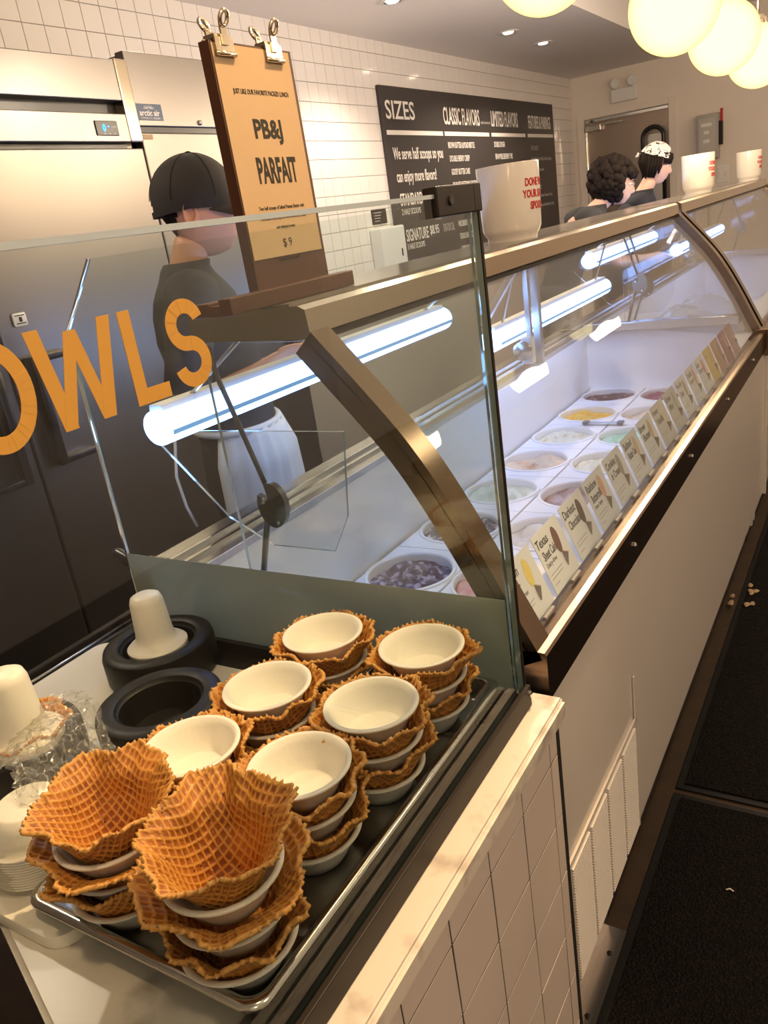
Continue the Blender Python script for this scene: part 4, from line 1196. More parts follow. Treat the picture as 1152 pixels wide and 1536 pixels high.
# B
letter([[(0.172, Z0), (0.172 + TH, Z0), (0.172 + TH, Z1), (0.172, Z1)]])
for (a, b) in ((Z0, (Z0 + Z1) / 2 + TH / 2), ((Z0 + Z1) / 2 - TH / 2, Z1)):
    r = (b - a) / 2
    letter(arc(0.172 + 0.018, (a + b) / 2, r, r, -90, 90, TH))
    letter([[(0.172 + TH, a), (0.191, a), (0.191, a + TH), (0.172 + TH, a + TH)], [(0.172 + TH, b - TH), (0.191, b - TH), (0.191, b), (0.172 + TH, b)]])
# O
letter(arc(0.245, (Z0 + Z1) / 2, 0.024, (Z1 - Z0) / 2 + 0.001, 0, 360, TH, 36))
# W
def bar(p, q, w=TH):
    return [(p[0], p[1]), (p[0] + w, p[1]), (q[0] + w, q[1]), (q[0], q[1])]
letter([bar((0.271, Z1), (0.281, Z0)), bar((0.281, Z0), (0.2965, Z1 - 0.004), 0.0085), bar((0.2965, Z1 - 0.004), (0.309, Z0), 0.0085), bar((0.309, Z0), (0.3215, Z1))])
# L
letter([[(0.337, Z0), (0.337 + TH, Z0), (0.337 + TH, Z1), (0.337, Z1)], [(0.337 + TH, Z0), (0.366, Z0), (0.366, Z0 + TH), (0.337 + TH, Z0 + TH)]])
# S
rS = (Z1 - Z0) / 4 + TH / 4
letter(arc(0.391, Z1 - rS, 0.0175, rS, 15, 270, TH, 24))
letter(arc(0.391, Z0 + rS, 0.0175, rS, -165, 90, TH, 24))
mk('lettering', lt, M['orange'], gg)

eg = empty('end_pane', (-0.77, 0.872, 0.92), 'clear end pane with a frosted lower band between the cones and the display case', 'glass screen')
plane_glass('glass_pane', [(-1.139, 0.912), (-0.402, 0.912), (-0.402, 1.572), (-1.040, 1.572), (-1.139, 1.462)], 1, 0.866, 0.874, M['glass'], eg)
mk('frosted_film', MB().box(-1.137, 0.8652, 0.913, -0.404, 0.8660, 1.070), M['frost'], eg)
mk('edge_highlight', MB().tube([(-1.1395, 0.868, 0.93), (-1.1395, 0.868, 1.462), (-1.040, 0.868, 1.573)], 0.0024, 6), M['chrome'], eg)  # chrome line added for the bright highlight on this pane's edge
gc = empty('glass_corner_bracket', (-0.40, 0.86, 1.57), 'black corner bracket clamping the two guard panes at the top', 'bracket')
mk('clamp_block', MB().box(-0.445, 0.860, 1.556, -0.388, 0.880, 1.586, 0.0015), M['dark_metal'], gc)
mk('clamp_arm', MB().box(-0.4045, 0.770, 1.556, -0.388, 0.861, 1.586, 0.0015), M['dark_metal'], gc)
mk('set_screw', MB().lathe([(0.005, 0), (0.005, 0.002), (0, 0.002)], -0.388, 0.80, 1.571, 12, ax=Matrix.Rotation(PI / 2, 3, 'Y')), M['black_plastic'], gc)
tag(mk('corner_edge_strip', MB().box(-0.4005, 0.8745, 0.93, -0.3915, 0.880, 1.556), M['edging'] if 'edging' in M else M['dark_metal'], None, origin=(-0.396, 0.877, 0.93)),
    'dark vertical seal where the two guard panes meet', 'edging')  # dark strip added to stand for the dark pane edges meeting here

# ------------------------------------------------------------------ white cutting board, tray
def rrect(x0, y0, x1, y1, r, z, n=8):
    pts = []
    for cx, cy, a0 in ((x1 - r, y1 - r, 0), (x0 + r, y1 - r, 90), (x0 + r, y0 + r, 180), (x1 - r, y0 + r, 270)):
        for k in range(n + 1):
            a = math.radians(a0 + 90 * k / n)
            pts.append((cx + r * math.cos(a), cy + r * math.sin(a), z))
    return pts
def loft(loops, cap0=True, cap1=True):
    mb = MB(); n = len(loops[0])
    vs = [p for l in loops for p in l]
    fs = [(i * n + k, i * n + (k + 1) % n, (i + 1) * n + (k + 1) % n, (i + 1) * n + k) for i in range(len(loops) - 1) for k in range(n)]
    if cap0: fs.append(tuple(range(n))[::-1])
    if cap1: fs.append(tuple((len(loops) - 1) * n + k for k in range(n)))
    return mb.add(vs, fs)
bx = (-1.18, 0.310, -0.680, 0.800)
cbz = SL + 0.0005
tag(mk('cutting_board', loft([rrect(*bx, 0.03, cbz), rrect(bx[0] - .001, bx[1] - .001, bx[2] + .001, bx[3] + .001, 0.03, cbz + 0.004), rrect(bx[0] - .001, bx[1] - .001, bx[2] + .001, bx[3] + .001, 0.03, cbz + 0.014), rrect(*bx, 0.028, cbz + 0.0165)]),
       M['board'], None, 40, origin=(-0.93, 0.55, cbz)), 'white plastic cutting board under the black moulds and the tray', 'cutting board')
TZ = cbz + 0.017
tx0, ty0, tx1, ty1 = -0.742, 0.321, -0.418, 0.860
def tl(inset, z, r=0.022): return rrect(tx0 + inset, ty0 + inset, tx1 - inset, ty1 - inset, max(r - inset * 0.3, 0.008), z)
loops = [tl(0.001, 0.9395), tl(-0.0015, 0.9425), tl(-0.001, 0.9465), tl(0.002, 0.9490), tl(0.006, 0.9495), tl(0.009, 0.9475), tl(0.0105, 0.9450), tl(0.020, TZ + 0.006, 0.03), tl(0.026, TZ + 0.0022, 0.03), tl(0.032, TZ + 0.0014, 0.03)]
inner = [tl(0.032, TZ, 0.03), tl(0.024, TZ, 0.03), tl(0.018, TZ + 0.003, 0.03), tl(0.009, 0.943), tl(0.006, 0.9450), tl(0.003, 0.9435), tl(0.002, 0.9395)]
full = loops + [[(p[0], p[1], TZ + 0.0014) for p in tl(0.10, 0)]]
vs = []
tm = loft(loops, False, True)
t2 = loft([tl(0.032, TZ, 0.03), tl(0.024, TZ, 0.03), tl(0.018, TZ + 0.003, 0.03), tl(0.0085, 0.943), tl(0.006, 0.9465), tl(0.003, 0.9450), tl(0.001, 0.9395)], True, False)
tm.add(t2.v, t2.f)
tag(mk('sheet_tray', tm, M['tray'], None, 50, origin=(-0.58, 0.58, TZ)), 'aluminium sheet tray with rolled rim holding the stacked waffle bowls', 'tray')
TF = TZ + 0.0016     # tray floor

# ------------------------------------------------------------------ paper bowls and waffle bowls
BOWL = [(0.0, 0.0), (0.031, 0.0), (0.034, 0.002), (0.0395, 0.016), (0.0465, 0.034), (0.0495, 0.0415), (0.0530, 0.0420), (0.0545, 0.0430), (0.0545, 0.0450), (0.0530, 0.0458), (0.0490, 0.0450),
        (0.0455, 0.0345), (0.0382, 0.0165), (0.0325, 0.0038), (0.030, 0.0022), (0.0, 0.0022)]
BOWL = [(r * 1.04, z * 0.82) for r, z in BOWL]
bmb = MB().lathe(BOWL, 0, 0, 0, 64, False, False)
bowl_src = mk('paper_bowl', bmb, M['paper'], None, 60)
bowl_src['category'] = 'bowl'
used_bowl = [False]
def bowl(x, y, z, label, group, flip=False, tilt=(0, 0)):
    if not used_bowl[0]:
        o = bowl_src; used_bowl[0] = True
    else:
        o = bowl_src.copy(); C.objects.link(o)
    o.location = (x, y, z)
    o.rotation_euler = (PI if flip else 0, 0, rng.rand() * 6)
    if tilt != (0, 0): o.rotation_euler = (tilt[0], tilt[1], 0)
    tag(o, label, 'bowl', group)
    return o

def waffle_mesh(name, seed, smax=0.088, prof=None, base=0.026, lobes=(), back=None, th=0.0020, pitch=0.0108, ns=62, na=288, side=None, lob0=0.066, rh=0.0015):
    rs = np.random.RandomState(seed)
    th_ = np.linspace(0, 2 * PI, na, endpoint=False)
    jit = sum(rs.normal() * 0.006 * np.cos(k * th_ + rs.rand() * 6.28) for k in range(3, 9))
    sm = smax * (1 + jit)
    bk = np.zeros(na)
    if back is not None:
        ang, extra, pw = back
        bk = np.clip(np.cos(th_ - ang), 0, 1) ** pw
        sm = sm + extra * bk
    if side is not None:
        sm = sm - side[1] * np.clip(np.cos(th_ - side[0]), 0, 1) ** 2
    rot = rs.rand() * 1.5
    def ridge(s, t):
        u = s * np.cos(t + rot) / pitch + 0.35 * np.sin(s * 30 + seed); v = s * np.sin(t + rot) / pitch
        def g(q):
            d = np.abs(q - np.round(q)) * pitch
            return np.clip((0.0020 - d) / 0.0013, 0, 1)
        return np.maximum(g(u), g(v))
    # ragged edge: the ridges stick out as little nubs
    sm = sm + 0.0034 * ridge(sm, th_) - 0.0015 + 0.0016 * rs.rand(na) * (rs.rand(na) > 0.5)
    t = np.linspace(0, 1, ns + 1)[:, None]
    S = t * sm[None, :]
    A = np.broadcast_to(th_[None, :], S.shape)
    q = np.clip((S - base) / (smax - base), 0, 1.6)
    # profile of the wafer: flat foot, wall inside the paper bowl, flare above it
    pr = np.array(prof)
    tt = np.linspace(0, len(pr) - 1, 400)
    fr = np.interp(tt, np.arange(len(pr)), pr[:, 0]); fz = np.interp(tt, np.arange(len(pr)), pr[:, 1])
    kk_ = np.ones(31) / 31
    fr = np.convolve(np.pad(fr, 15, mode='reflect', reflect_type='odd'), kk_, 'valid'); fz = np.convolve(np.pad(fz, 15, mode='reflect', reflect_type='odd'), kk_, 'valid')
    fr[0] = 0
    cs = np.concatenate([[0], np.cumsum(np.hypot(np.diff(fr), np.diff(fz)))])
    ex = 0.05
    dr, dz = (fr[-1] - fr[-8]) / (cs[-1] - cs[-8]), (fz[-1] - fz[-8]) / (cs[-1] - cs[-8])
    cs2 = np.append(cs, cs[-1] + ex); fr2 = np.append(fr, fr[-1] + dr * ex); fz2 = np.append(fz, fz[-1] + dz * ex)
    Rr = np.interp(S, cs2, fr2); Z = np.interp(S, cs2, fz2)
    if back is not None:
        Rr = Rr - 0.010 * bk[None, :] * np.clip((S - 0.075) / 0.03, 0, 1)
    ql = np.clip((S - lob0) / (smax - lob0), 0, 1.35)
    for (n, amp, ph, p) in lobes:
        wv = np.cos(n * A + ph)
        Rr = Rr + amp * ql ** p * (wv + 0.55)
        Z = Z - 0.55 * amp * ql ** p * np.maximum(wv, 0)
    # pleats of the pressed wafer
    Rr = Rr + 0.0012 * np.clip(q, 0, 1) * np.cos(13 * A + 5 * np.sin(A) + seed)
    X = Rr * np.cos(A); Y = Rr * np.sin(A)
    P = np.stack([X, Y, Z], -1)
    dA = np.roll(P, -1, 1) - np.roll(P, 1, 1)
    dS = np.gradient(P, axis=0)
    N = np.cross(dA, dS); N /= np.linalg.norm(N, axis=2, keepdims=True) + 1e-12   # points outwards/down
    N[0] = (0, 0, -1)
    rg = ridge(S, A)
    fade = np.clip(S / 0.004, 0, 1)
    o = P + N * (th / 2 + rh * rg * fade)[..., None]
    i = P - N * (th / 2 + rh * rg * fade)[..., None]
    zmin = o[..., 2].min()
    o[..., 2] -= zmin; i[..., 2] -= zmin
    nv = (ns + 1) * na
    V = np.vstack([o.reshape(-1, 3), i.reshape(-1, 3)])
    ii, kk = np.meshgrid(np.arange(ns), np.arange(na), indexing='ij')
    k2 = (kk + 1) % na
    a = ii * na + kk; b = ii * na + k2; c = (ii + 1) * na + k2; d = (ii + 1) * na + kk
    Fo = np.stack([a, d, c, b], -1).reshape(-1, 4)
    Fi = np.stack([a, b, c, d], -1).reshape(-1, 4) + nv
    e = ns * na + np.arange(na); e2 = ns * na + (np.arange(na) + 1) % na
    Fr = np.stack([e, e + nv, e2 + nv, e2], -1)
    F = np.vstack([Fo[na:], Fi[na:], Fr])
    # centre disc: collapse the degenerate first row
    c0 = [tuple([na + k for k in range(na)])[::-1], tuple([nv + na + k for k in range(na)])]
    me = bpy.data.meshes.new(name)
    nf = len(F)
    me.vertices.add(len(V)); me.vertices.foreach_set('co', V.ravel())
    me.loops.add(nf * 4); me.loops.foreach_set('vertex_index', F.ravel().astype(np.int32))
    me.polygons.add(nf); me.polygons.foreach_set('loop_start', np.arange(0, nf * 4, 4, dtype=np.int32))
    me.update(calc_edges=True)
    bm = bmesh.new(); bm.from_mesh(me); bm.verts.ensure_lookup_table()
    for loop in c0:
        bm.faces.new([bm.verts[k] for k in loop])
    bmesh.ops.delete(bm, geom=[v for v in bm.verts if not v.link_faces], context='VERTS')
    keep = np.ones(len(V), bool)
    keep[:na] = False; keep[nv:nv + na] = False
    bm.to_mesh(me); bm.free()
    edge = np.clip((t - 0.955) / 0.03, 0, 1) * np.ones((1, na))
    colr = np.zeros((len(V), 4)); colr[:, 3] = 1
    colr[:, 0] = np.concatenate([rg.ravel(), rg.ravel()])
    colr[:, 1] = np.concatenate([edge.ravel(), edge.ravel()]) * 0.75
    colr = colr[keep]
    ca = me.color_attributes.new('ridge', 'FLOAT_COLOR', 'POINT')
    ca.data.foreach_set('color', colr.ravel())
    me.polygons.foreach_set('use_smooth', [True] * len(me.polygons))
    me.materials.append(M['waffle'])
    return me

PN = [(0, 0), (0.022, 0), (0.029, 0.002), (0.034, 0.012), (0.0455, 0.034), (0.0540, 0.050), (0.0645, 0.067)]
PLb = [(0, 0), (0.022, 0), (0.029, 0.002), (0.034, 0.012), (0.0455, 0.034), (0.0555, 0.050), (0.071, 0.065)]
PT = [(0, 0), (0.022, 0), (0.029, 0.002), (0.034, 0.012), (0.0455, 0.034), (0.0535, 0.052), (0.0620, 0.070), (0.078, 0.088)]
WM = [waffle_mesh('waffle_a', 3, 0.104, PN, lobes=((7, 0.0045, 0.3, 1.3), (3, 0.003, 1.0, 1.3))),
      waffle_mesh('waffle_b', 4, 0.105, PN, lobes=((8, 0.0045, 1.3, 1.3), (4, 0.003, 2.0, 1.3))),
      waffle_mesh('waffle_c', 5, 0.103, PN, lobes=((9, 0.0045, 2.0, 1.3), (2, 0.003, 0.5, 1.3)))]
WT = [waffle_mesh('waffle_top_a', 8, 0.118, PT, lobes=((2, 0.004, 0.6, 1.2), (5, 0.006, 2.6, 1.5), (11, 0.0025, 0, 1.5)), back=(1.2, 0.018, 1.0), side=(-1.9, 0.010), na=330, ns=84, lob0=0.070),
      waffle_mesh('waffle_top_b', 9, 0.118, PT, lobes=((3, 0.003, 2.2, 1.2), (5, 0.006, 0.4, 1.5), (12, 0.0025, 1, 1.5)), back=(0.9, 0.022, 1.0), side=(-2.2, 0.010), na=330, ns=84, lob0=0.070)]
WLb = waffle_mesh('waffle_lobed', 12, 0.110, PLb, lobes=((3, 0.006, 0.0, 1.4), (7, 0.004, 1.0, 1.3)), na=300, ns=70)

def waffle(me, x, y, z, rz, label, group, sc=1.0):
    o = bpy.data.objects.new('waffle_bowl', me)
    o.location = (x, y, z); o.rotation_euler = (0, 0, rz); o.scale = (sc, sc, sc)
    C.objects.link(o)
    tag(o, label, 'waffle bowl', group)
    return o
STEP = 0.0405
stacks = [('far left', -0.640, 0.768, 2, 'bowl'), ('far right', -0.487, 0.776, 2, 'bowl'), ('third-row left', -0.632, 0.632, 2, 'bowl'), ('third-row right', -0.482, 0.640, 2, 'bowl'),
          ('second-row left', -0.640, 0.502, 2, 'bowl'), ('second-row right', -0.498, 0.518, 2, 'bowl'), ('front left', -0.638, 0.380, 3, 'waffle'), ('front right', -0.480, 0.376, 3, 'waffle')]
lv = {0: 'bottom', 1: 'middle', 2: 'upper'}
for si, (nm, x, y, n, top) in enumerate(stacks):
    z = TF
    for i in range(n):
        jx, jy = rng.normal() * 0.0015, rng.normal() * 0.0015
        bowl(x + jx, y + jy, z, 'white paper bowl at the %s of the %s stack on the tray' % (lv[i], nm), 'paper bowls in the stacks on the tray')
        if i == n - 1 and top == 'waffle':
            me = WT[0] if 'left' in nm else WT[1]
            waffle(me, x + jx, y + jy, z + 0.0026, 0.75 if 'left' in nm else 1.15, 'large flared waffle bowl on top of the %s stack, nearest the camera' % nm, 'waffle bowls on the tray', 0.88)
        else:
            me = WM[(si * 2 + i) % 3]
            if top == 'waffle' and i == n - 2: me = WLb
            waffle(me, x + jx, y + jy, z + 0.0026, (rng.rand() * 6.28) if me is not WLb else (3.7 if 'right' in nm else 3.4), '%s waffle bowl of the %s stack on the tray' % (lv[i], nm), 'waffle bowls on the tray')
        z += STEP if nm != 'front left' else 0.034
    if top == 'bowl':
        bowl(x, y, z, 'empty white paper bowl on top of the %s stack' % nm, 'paper bowls on top of the stacks')

# ------------------------------------------------------------------ black forming moulds and white nylon plungers
BZ = cbz + 0.017
def mould(x, y, label):
    pr = [(0.060, 0.002), (0.080, 0.0), (0.087, 0.002), (0.0905, 0.010), (0.0905, 0.048), (0.088, 0.056), (0.082, 0.0595), (0.068, 0.0600), (0.063, 0.0575), (0.061, 0.053), (0.058, 0.051), (0.050, 0.012), (0.0, 0.010)]
    o = mk('forming_mould', MB().lathe(pr, x, y, BZ, 72, False, False), M['black_rubber'], None, 35, origin=(x, y, BZ))
    return tag(o, label, 'mould', 'round black forming moulds')
mould(-0.978, 0.758, 'black round forming mould farthest back, with the white plunger standing in it')
mould(-0.838, 0.625, 'empty black round forming mould in the middle')
mould(-0.985, 0.490, 'black round forming mould at the left edge of the photo holding a waffle bowl')
def plunger(x, y, z, label, s=1.0):
    pr = [(0.0, 0.0), (0.044, 0.0), (0.048, 0.004), (0.0485, 0.014), (0.044, 0.018), (0.036, 0.022), (0.031, 0.030), (0.0295, 0.040), (0.0265, 0.090), (0.0235, 0.099), (0.017, 0.1025), (0.0, 0.103)]
    pr = [(a * s, b * s) for a, b in pr]
    o = mk('plunger', MB().lathe(pr, x, y, z, 56, False, False), M['nylon'], None, 50, origin=(x, y, z))
    return tag(o, label, 'plunger', 'white nylon plungers')
plunger(-0.972, 0.752, BZ + 0.042, 'white nylon plunger standing in the farthest black mould')
plunger(-0.952, 0.487, BZ + 0.052, 'white nylon plunger at the left edge of the photo, pressed into a waffle bowl', 1.1)
waffle(WM[1], -0.965, 0.495, BZ + 0.012, 1.0, 'waffle bowl being shaped in the black mould at the left edge', 'waffle bowl in the mould', 0.9)

# stack of upturned paper bowls, with cling film over them
bx_, by_ = -0.800, 0.385
names = ['topmost upturned paper bowl of the wrapped stack at the left edge', 'upturned paper bowl in the wrapped stack at the left edge']
for k in range(12):
    bowl(bx_ + 0.0003 * k, by_, BZ + 0.0465 + k * 0.0036, names[0] if k == 11 else names[1], 'upturned paper bowls in the wrapped stack', flip=True)
rs = np.random.RandomState(3)
def crumple(rows_fn, ni, nj, amp, seed):
    rs = np.random.RandomState(seed)
    base = [[Vector(rows_fn(i / (ni - 1), j / (nj - 1))) for j in range(nj)] for i in range(ni)]
    k = [(rs.normal() * 14, rs.normal() * 14, rs.rand() * 6) for _ in range(9)]
    out = []
    for i in range(ni):
        r = []
        for j in range(nj):
            u, v = i / (ni - 1), j / (nj - 1)
            h = sum(abs(math.sin(a * u + b * v + c)) for a, b, c in k) / 9 - 0.63
            h2 = sum(abs(math.sin(b * u * 1.7 - a * v * 1.4 + c)) for a, b, c in k) / 9 - 0.63
            h3 = sum(abs(math.sin(b * u - a * v * 2.1 + 2 * c)) for a, b, c in k) / 9 - 0.63
            p = base[i][j] + Vector((h2 * amp, h3 * amp, h * amp * 1.3))
            r.append(p[:])
        out.append(r)
    return out
def film(u, v):
    # from the top of the bowl stack up over the mould
    x = -0.93 + 0.155 * u
    y = 0.395 + 0.135 * v + 0.02 * math.sin(5 * u)
    z = 0.985 + 0.030 * math.sin(2.4 * u + 1.2 * v) + 0.012 * v
    return (x, y, z)
fm = MB().slab(crumple(film, 70, 66, 0.020, 8), (0, 0, 0.0004))
def skirt(u, v):
    a = -2.6 + 3.6 * u
    r = 0.0585 + 0.004 * math.sin(9 * u)
    return (bx_ + r * math.cos(a), by_ + r * math.sin(a), BZ + 0.004 + 0.075 * v)
s2 = MB().slab(crumple(skirt, 40, 10, 0.006, 4), (0.0002, 0, 0.0002))
fm.add(s2.v, s2.f)
tag(mk('cling_film', fm, M['wrap'], None, None, origin=(-0.83, 0.43, BZ)), 'crumpled clear cling film over the upturned bowls beside the left mould', 'plastic film')

# lever handle at the left foot of the end pane
lh = empty('lever_handle', (-1.12, 0.88, 1.03), 'short black lever handle on a small bracket left of the frosted pane', 'handle')
mk('bracket', MB().box(-1.135, 0.882, 1.005, -1.085, 0.915, 1.045, 0.002), M['steel_rail'], lh)
mk('bracket_leg', MB().box(-1.125, 0.885, SL, -1.095, 0.912, 1.006, 0.002), M['board'], lh)
mk('grip', MB().tube([(-1.125, 0.895, 1.022), (-1.165, 0.897, 1.034), (-1.205, 0.90, 1.047), (-1.215, 0.90, 1.050)], [0.009, 0.012, 0.013, 0.009], 14), M['black_plastic'], lh, True)

# ------------------------------------------------------------------ floor: mats, foot plate, crumbs
def floor_mat(x0, x1, y0, y1, label):
    m = empty('floor_mat', (x0, y0, 0), label, 'floor mat', 'black looped floor mats')
    mk('pile', MB().box(x0 + 0.02, y0 + 0.02, 0.001, x1 - 0.02, y1 - 0.02, 0.012, 0.002), M['mat'], m)
    e = MB()
    e.prism([(x0, 0.001), (x0 + 0.02, 0.001), (x0 + 0.02, 0.010), (x0 + 0.012, 0.010)], 1, y0, y1) if False else None
    for a in ((x0, y0, x0 + 0.02, y1), (x1 - 0.02, y0, x1, y1), (x0 + 0.02, y0, x1 - 0.02, y0 + 0.02), (x0 + 0.02, y1 - 0.02, x1 - 0.02, y1)):
        e.box(a[0], a[1], 0.001, a[2], a[3], 0.007, 0.0015)
    mk('rubber_border', e, M['black_rubber'], m)
floor_mat(-0.405, 1.0, -0.3, 1.815, 'near black looped floor mat in front of the counter')
floor_mat(-0.405, 1.0, 1.835, 5.4, 'far black looped floor mat along the display cases')
fp = empty('foot_plate', (-0.43, 1.1, 0), 'bare aluminium angle strip on the floor at the foot of the vent grille', 'metal strip')
mk('flat_leg', MB().box(-0.448, 0.75, 0.001, -0.405, 1.33, 0.004), M['steel'], fp)
mk('upright_leg', MB().box(-0.4495, 0.75, 0.001, -0.447, 1.33, 0.055), M['steel_rail'], fp)
for yy in (0.98, 1.10, 1.26):
    mk('screw', MB().lathe([(0.006, 0), (0.006, 0.002), (0.003, 0.004), (0, 0.004)], -0.425, yy, 0.004, 10), M['dark_metal'], fp, 40)
rs = np.random.RandomState(21)
for k in range(9):
    x, y = -0.43 + rs.rand() * 0.09, 2.85 + rs.rand() * 0.25
    mb = MB().lathe([(0.0, 0.0), (0.007, 0.001), (0.008, 0.003), (0.004, 0.006), (0.0, 0.005)], 0, 0, 0, 7, False, False)
    mb.v = [(x + v[0] * (0.7 + rs.rand()), y + v[1] * (0.7 + rs.rand()) * 1.6, 0.0125 + v[2]) for v in mb.v]
    tag(mk('crumb', mb, M['kraft'], None, origin=(x, y, 0.0125)), 'pale waffle crumb on the floor by the far end of the kick plate', 'crumb', 'crumbs by the kick plate')
for k in range(4):
    x, y = [(-0.22, 1.52), (0.02, 1.75), (-0.16, 2.2), (-0.03, 1.42)][k]
    mb = MB().tube([(x - 0.008, y, 0.014), (x, y + 0.003, 0.017), (x + 0.008, y + 0.001, 0.014)], 0.0016, 5)
    tag(mk('crumb', mb, M['board'], None, origin=(x, y, 0.0125)), 'tiny white speck lying on a black floor mat', 'crumb', 'white specks on the mats')
# ------------------------------------------------------------------ people
def skin_mesh(V, E, R, sub=2):
    me = bpy.data.meshes.new('skin_tmp')
    me.from_pydata(V, E, [])
    o = bpy.data.objects.new('skin_tmp', me)
    C.objects.link(o)
    md = o.modifiers.new('skin', 'SKIN'); md.use_smooth_shade = True
    sb = o.modifiers.new('sub', 'SUBSURF'); sb.levels = sub; sb.render_levels = sub
    for i, r in enumerate(R):
        sv = me.skin_vertices[0].data[i]
        rr = r if isinstance(r, tuple) else (r, r)
        sv.radius = rr
        sv.use_root = (i == 0)
    dg = bpy.context.evaluated_depsgraph_get()
    m2 = bpy.data.meshes.new_from_object(o.evaluated_get(dg))
    vs = [v.co[:] for v in m2.vertices]; fs = [tuple(p.vertices) for p in m2.polygons]
    C.objects.unlink(o); bpy.data.objects.remove(o); bpy.data.meshes.remove(me); bpy.data.meshes.remove(m2)
    return vs, fs

def head_grid(nu=56, nv=44, grow=0.0, plain=False):
    """head in its own axes: x forward, y left, z up, centre of the skull at the origin"""
    rows = []
    for i in range(nv + 1):
        ph = -PI / 2 + PI * i / nv
        r = []
        for j in range(nu):
            th = 2 * PI * j / nu
            z = math.sin(ph) * (0.118 + grow)
            x = math.cos(ph) * math.cos(th) * (0.097 + grow)
            y = math.cos(ph) * math.sin(th) * (0.076 + grow)
            if z < 0:
                t = min(-z / 0.118, 1)
                y *= 1 - 0.30 * t ** 1.5
                if x > 0: x = x * (1 - 0.02 * t) + 0.020 * t * math.cos(ph) ** 0.5 * max(math.cos(th), 0)
                else: x *= 1 - 0.55 * t
            if not plain and math.cos(th) > 0:
                g = lambda a, s: math.exp(-(a / s) ** 2)
                if -0.045 < z < 0.022:
                    u = (0.022 - z) / 0.052
                    prof = u if u < 1 else max(0, 1 - (u - 1) * 3.4)
                    x += 0.021 * prof * g(y, 0.013)
                x -= 0.009 * g(abs(y) - 0.032, 0.015) * g(z - 0.008, 0.013)
                x += 0.004 * g(z - 0.030, 0.010) * g(abs(y) - 0.028, 0.022)
                x += 0.006 * g(y, 0.020) * (g(z + 0.056, 0.006) + g(z + 0.069, 0.007))
                x -= 0.003 * g(y, 0.022) * g(z + 0.0625, 0.003)
                x += 0.010 * g(y, 0.026) * g(z + 0.100, 0.018)
            r.append((x, y, z))
        rows.append(r)
    vs = [p for r in rows for p in r]
    n = nu
    fs = [(i * n + j, i * n + (j + 1) % n, (i + 1) * n + (j + 1) % n, (i + 1) * n + j) for i in range(nv) for j in range(nu)]
    return vs, fs

def ear_grid(side):
    vs, fs = [], []
    nr, na = 6, 20
    for i in range(nr + 1):
        q = i / nr
        for k in range(na):
            a = 2 * PI * k / na
            x = 0.017 * q * math.cos(a) - 0.004; z = 0.030 * q * math.sin(a) * (1 - 0.12 * math.cos(a))
            hgt = 0.012 * math.exp(-((q - 0.82) / 0.2) ** 2) * (1 - 0.5 * max(0, math.cos(a))) + 0.004 - 0.004 * (q < 0.4)
            if i == nr: hgt = -0.002
            vs.append((x - hgt * 0.5, side * (0.073 + hgt), z - 0.012))
    for i in range(nr):
        for k in range(na):
            fs.append((i * na + k, i * na + (k + 1) % na, (i + 1) * na + (k + 1) % na, (i + 1) * na + k))
    return vs, fs

def rot_head(yaw, pitch, roll=0):
    return Matrix.Rotation(yaw, 3, 'Z') @ Matrix.Rotation(pitch, 3, 'Y') @ Matrix.Rotation(roll, 3, 'X')

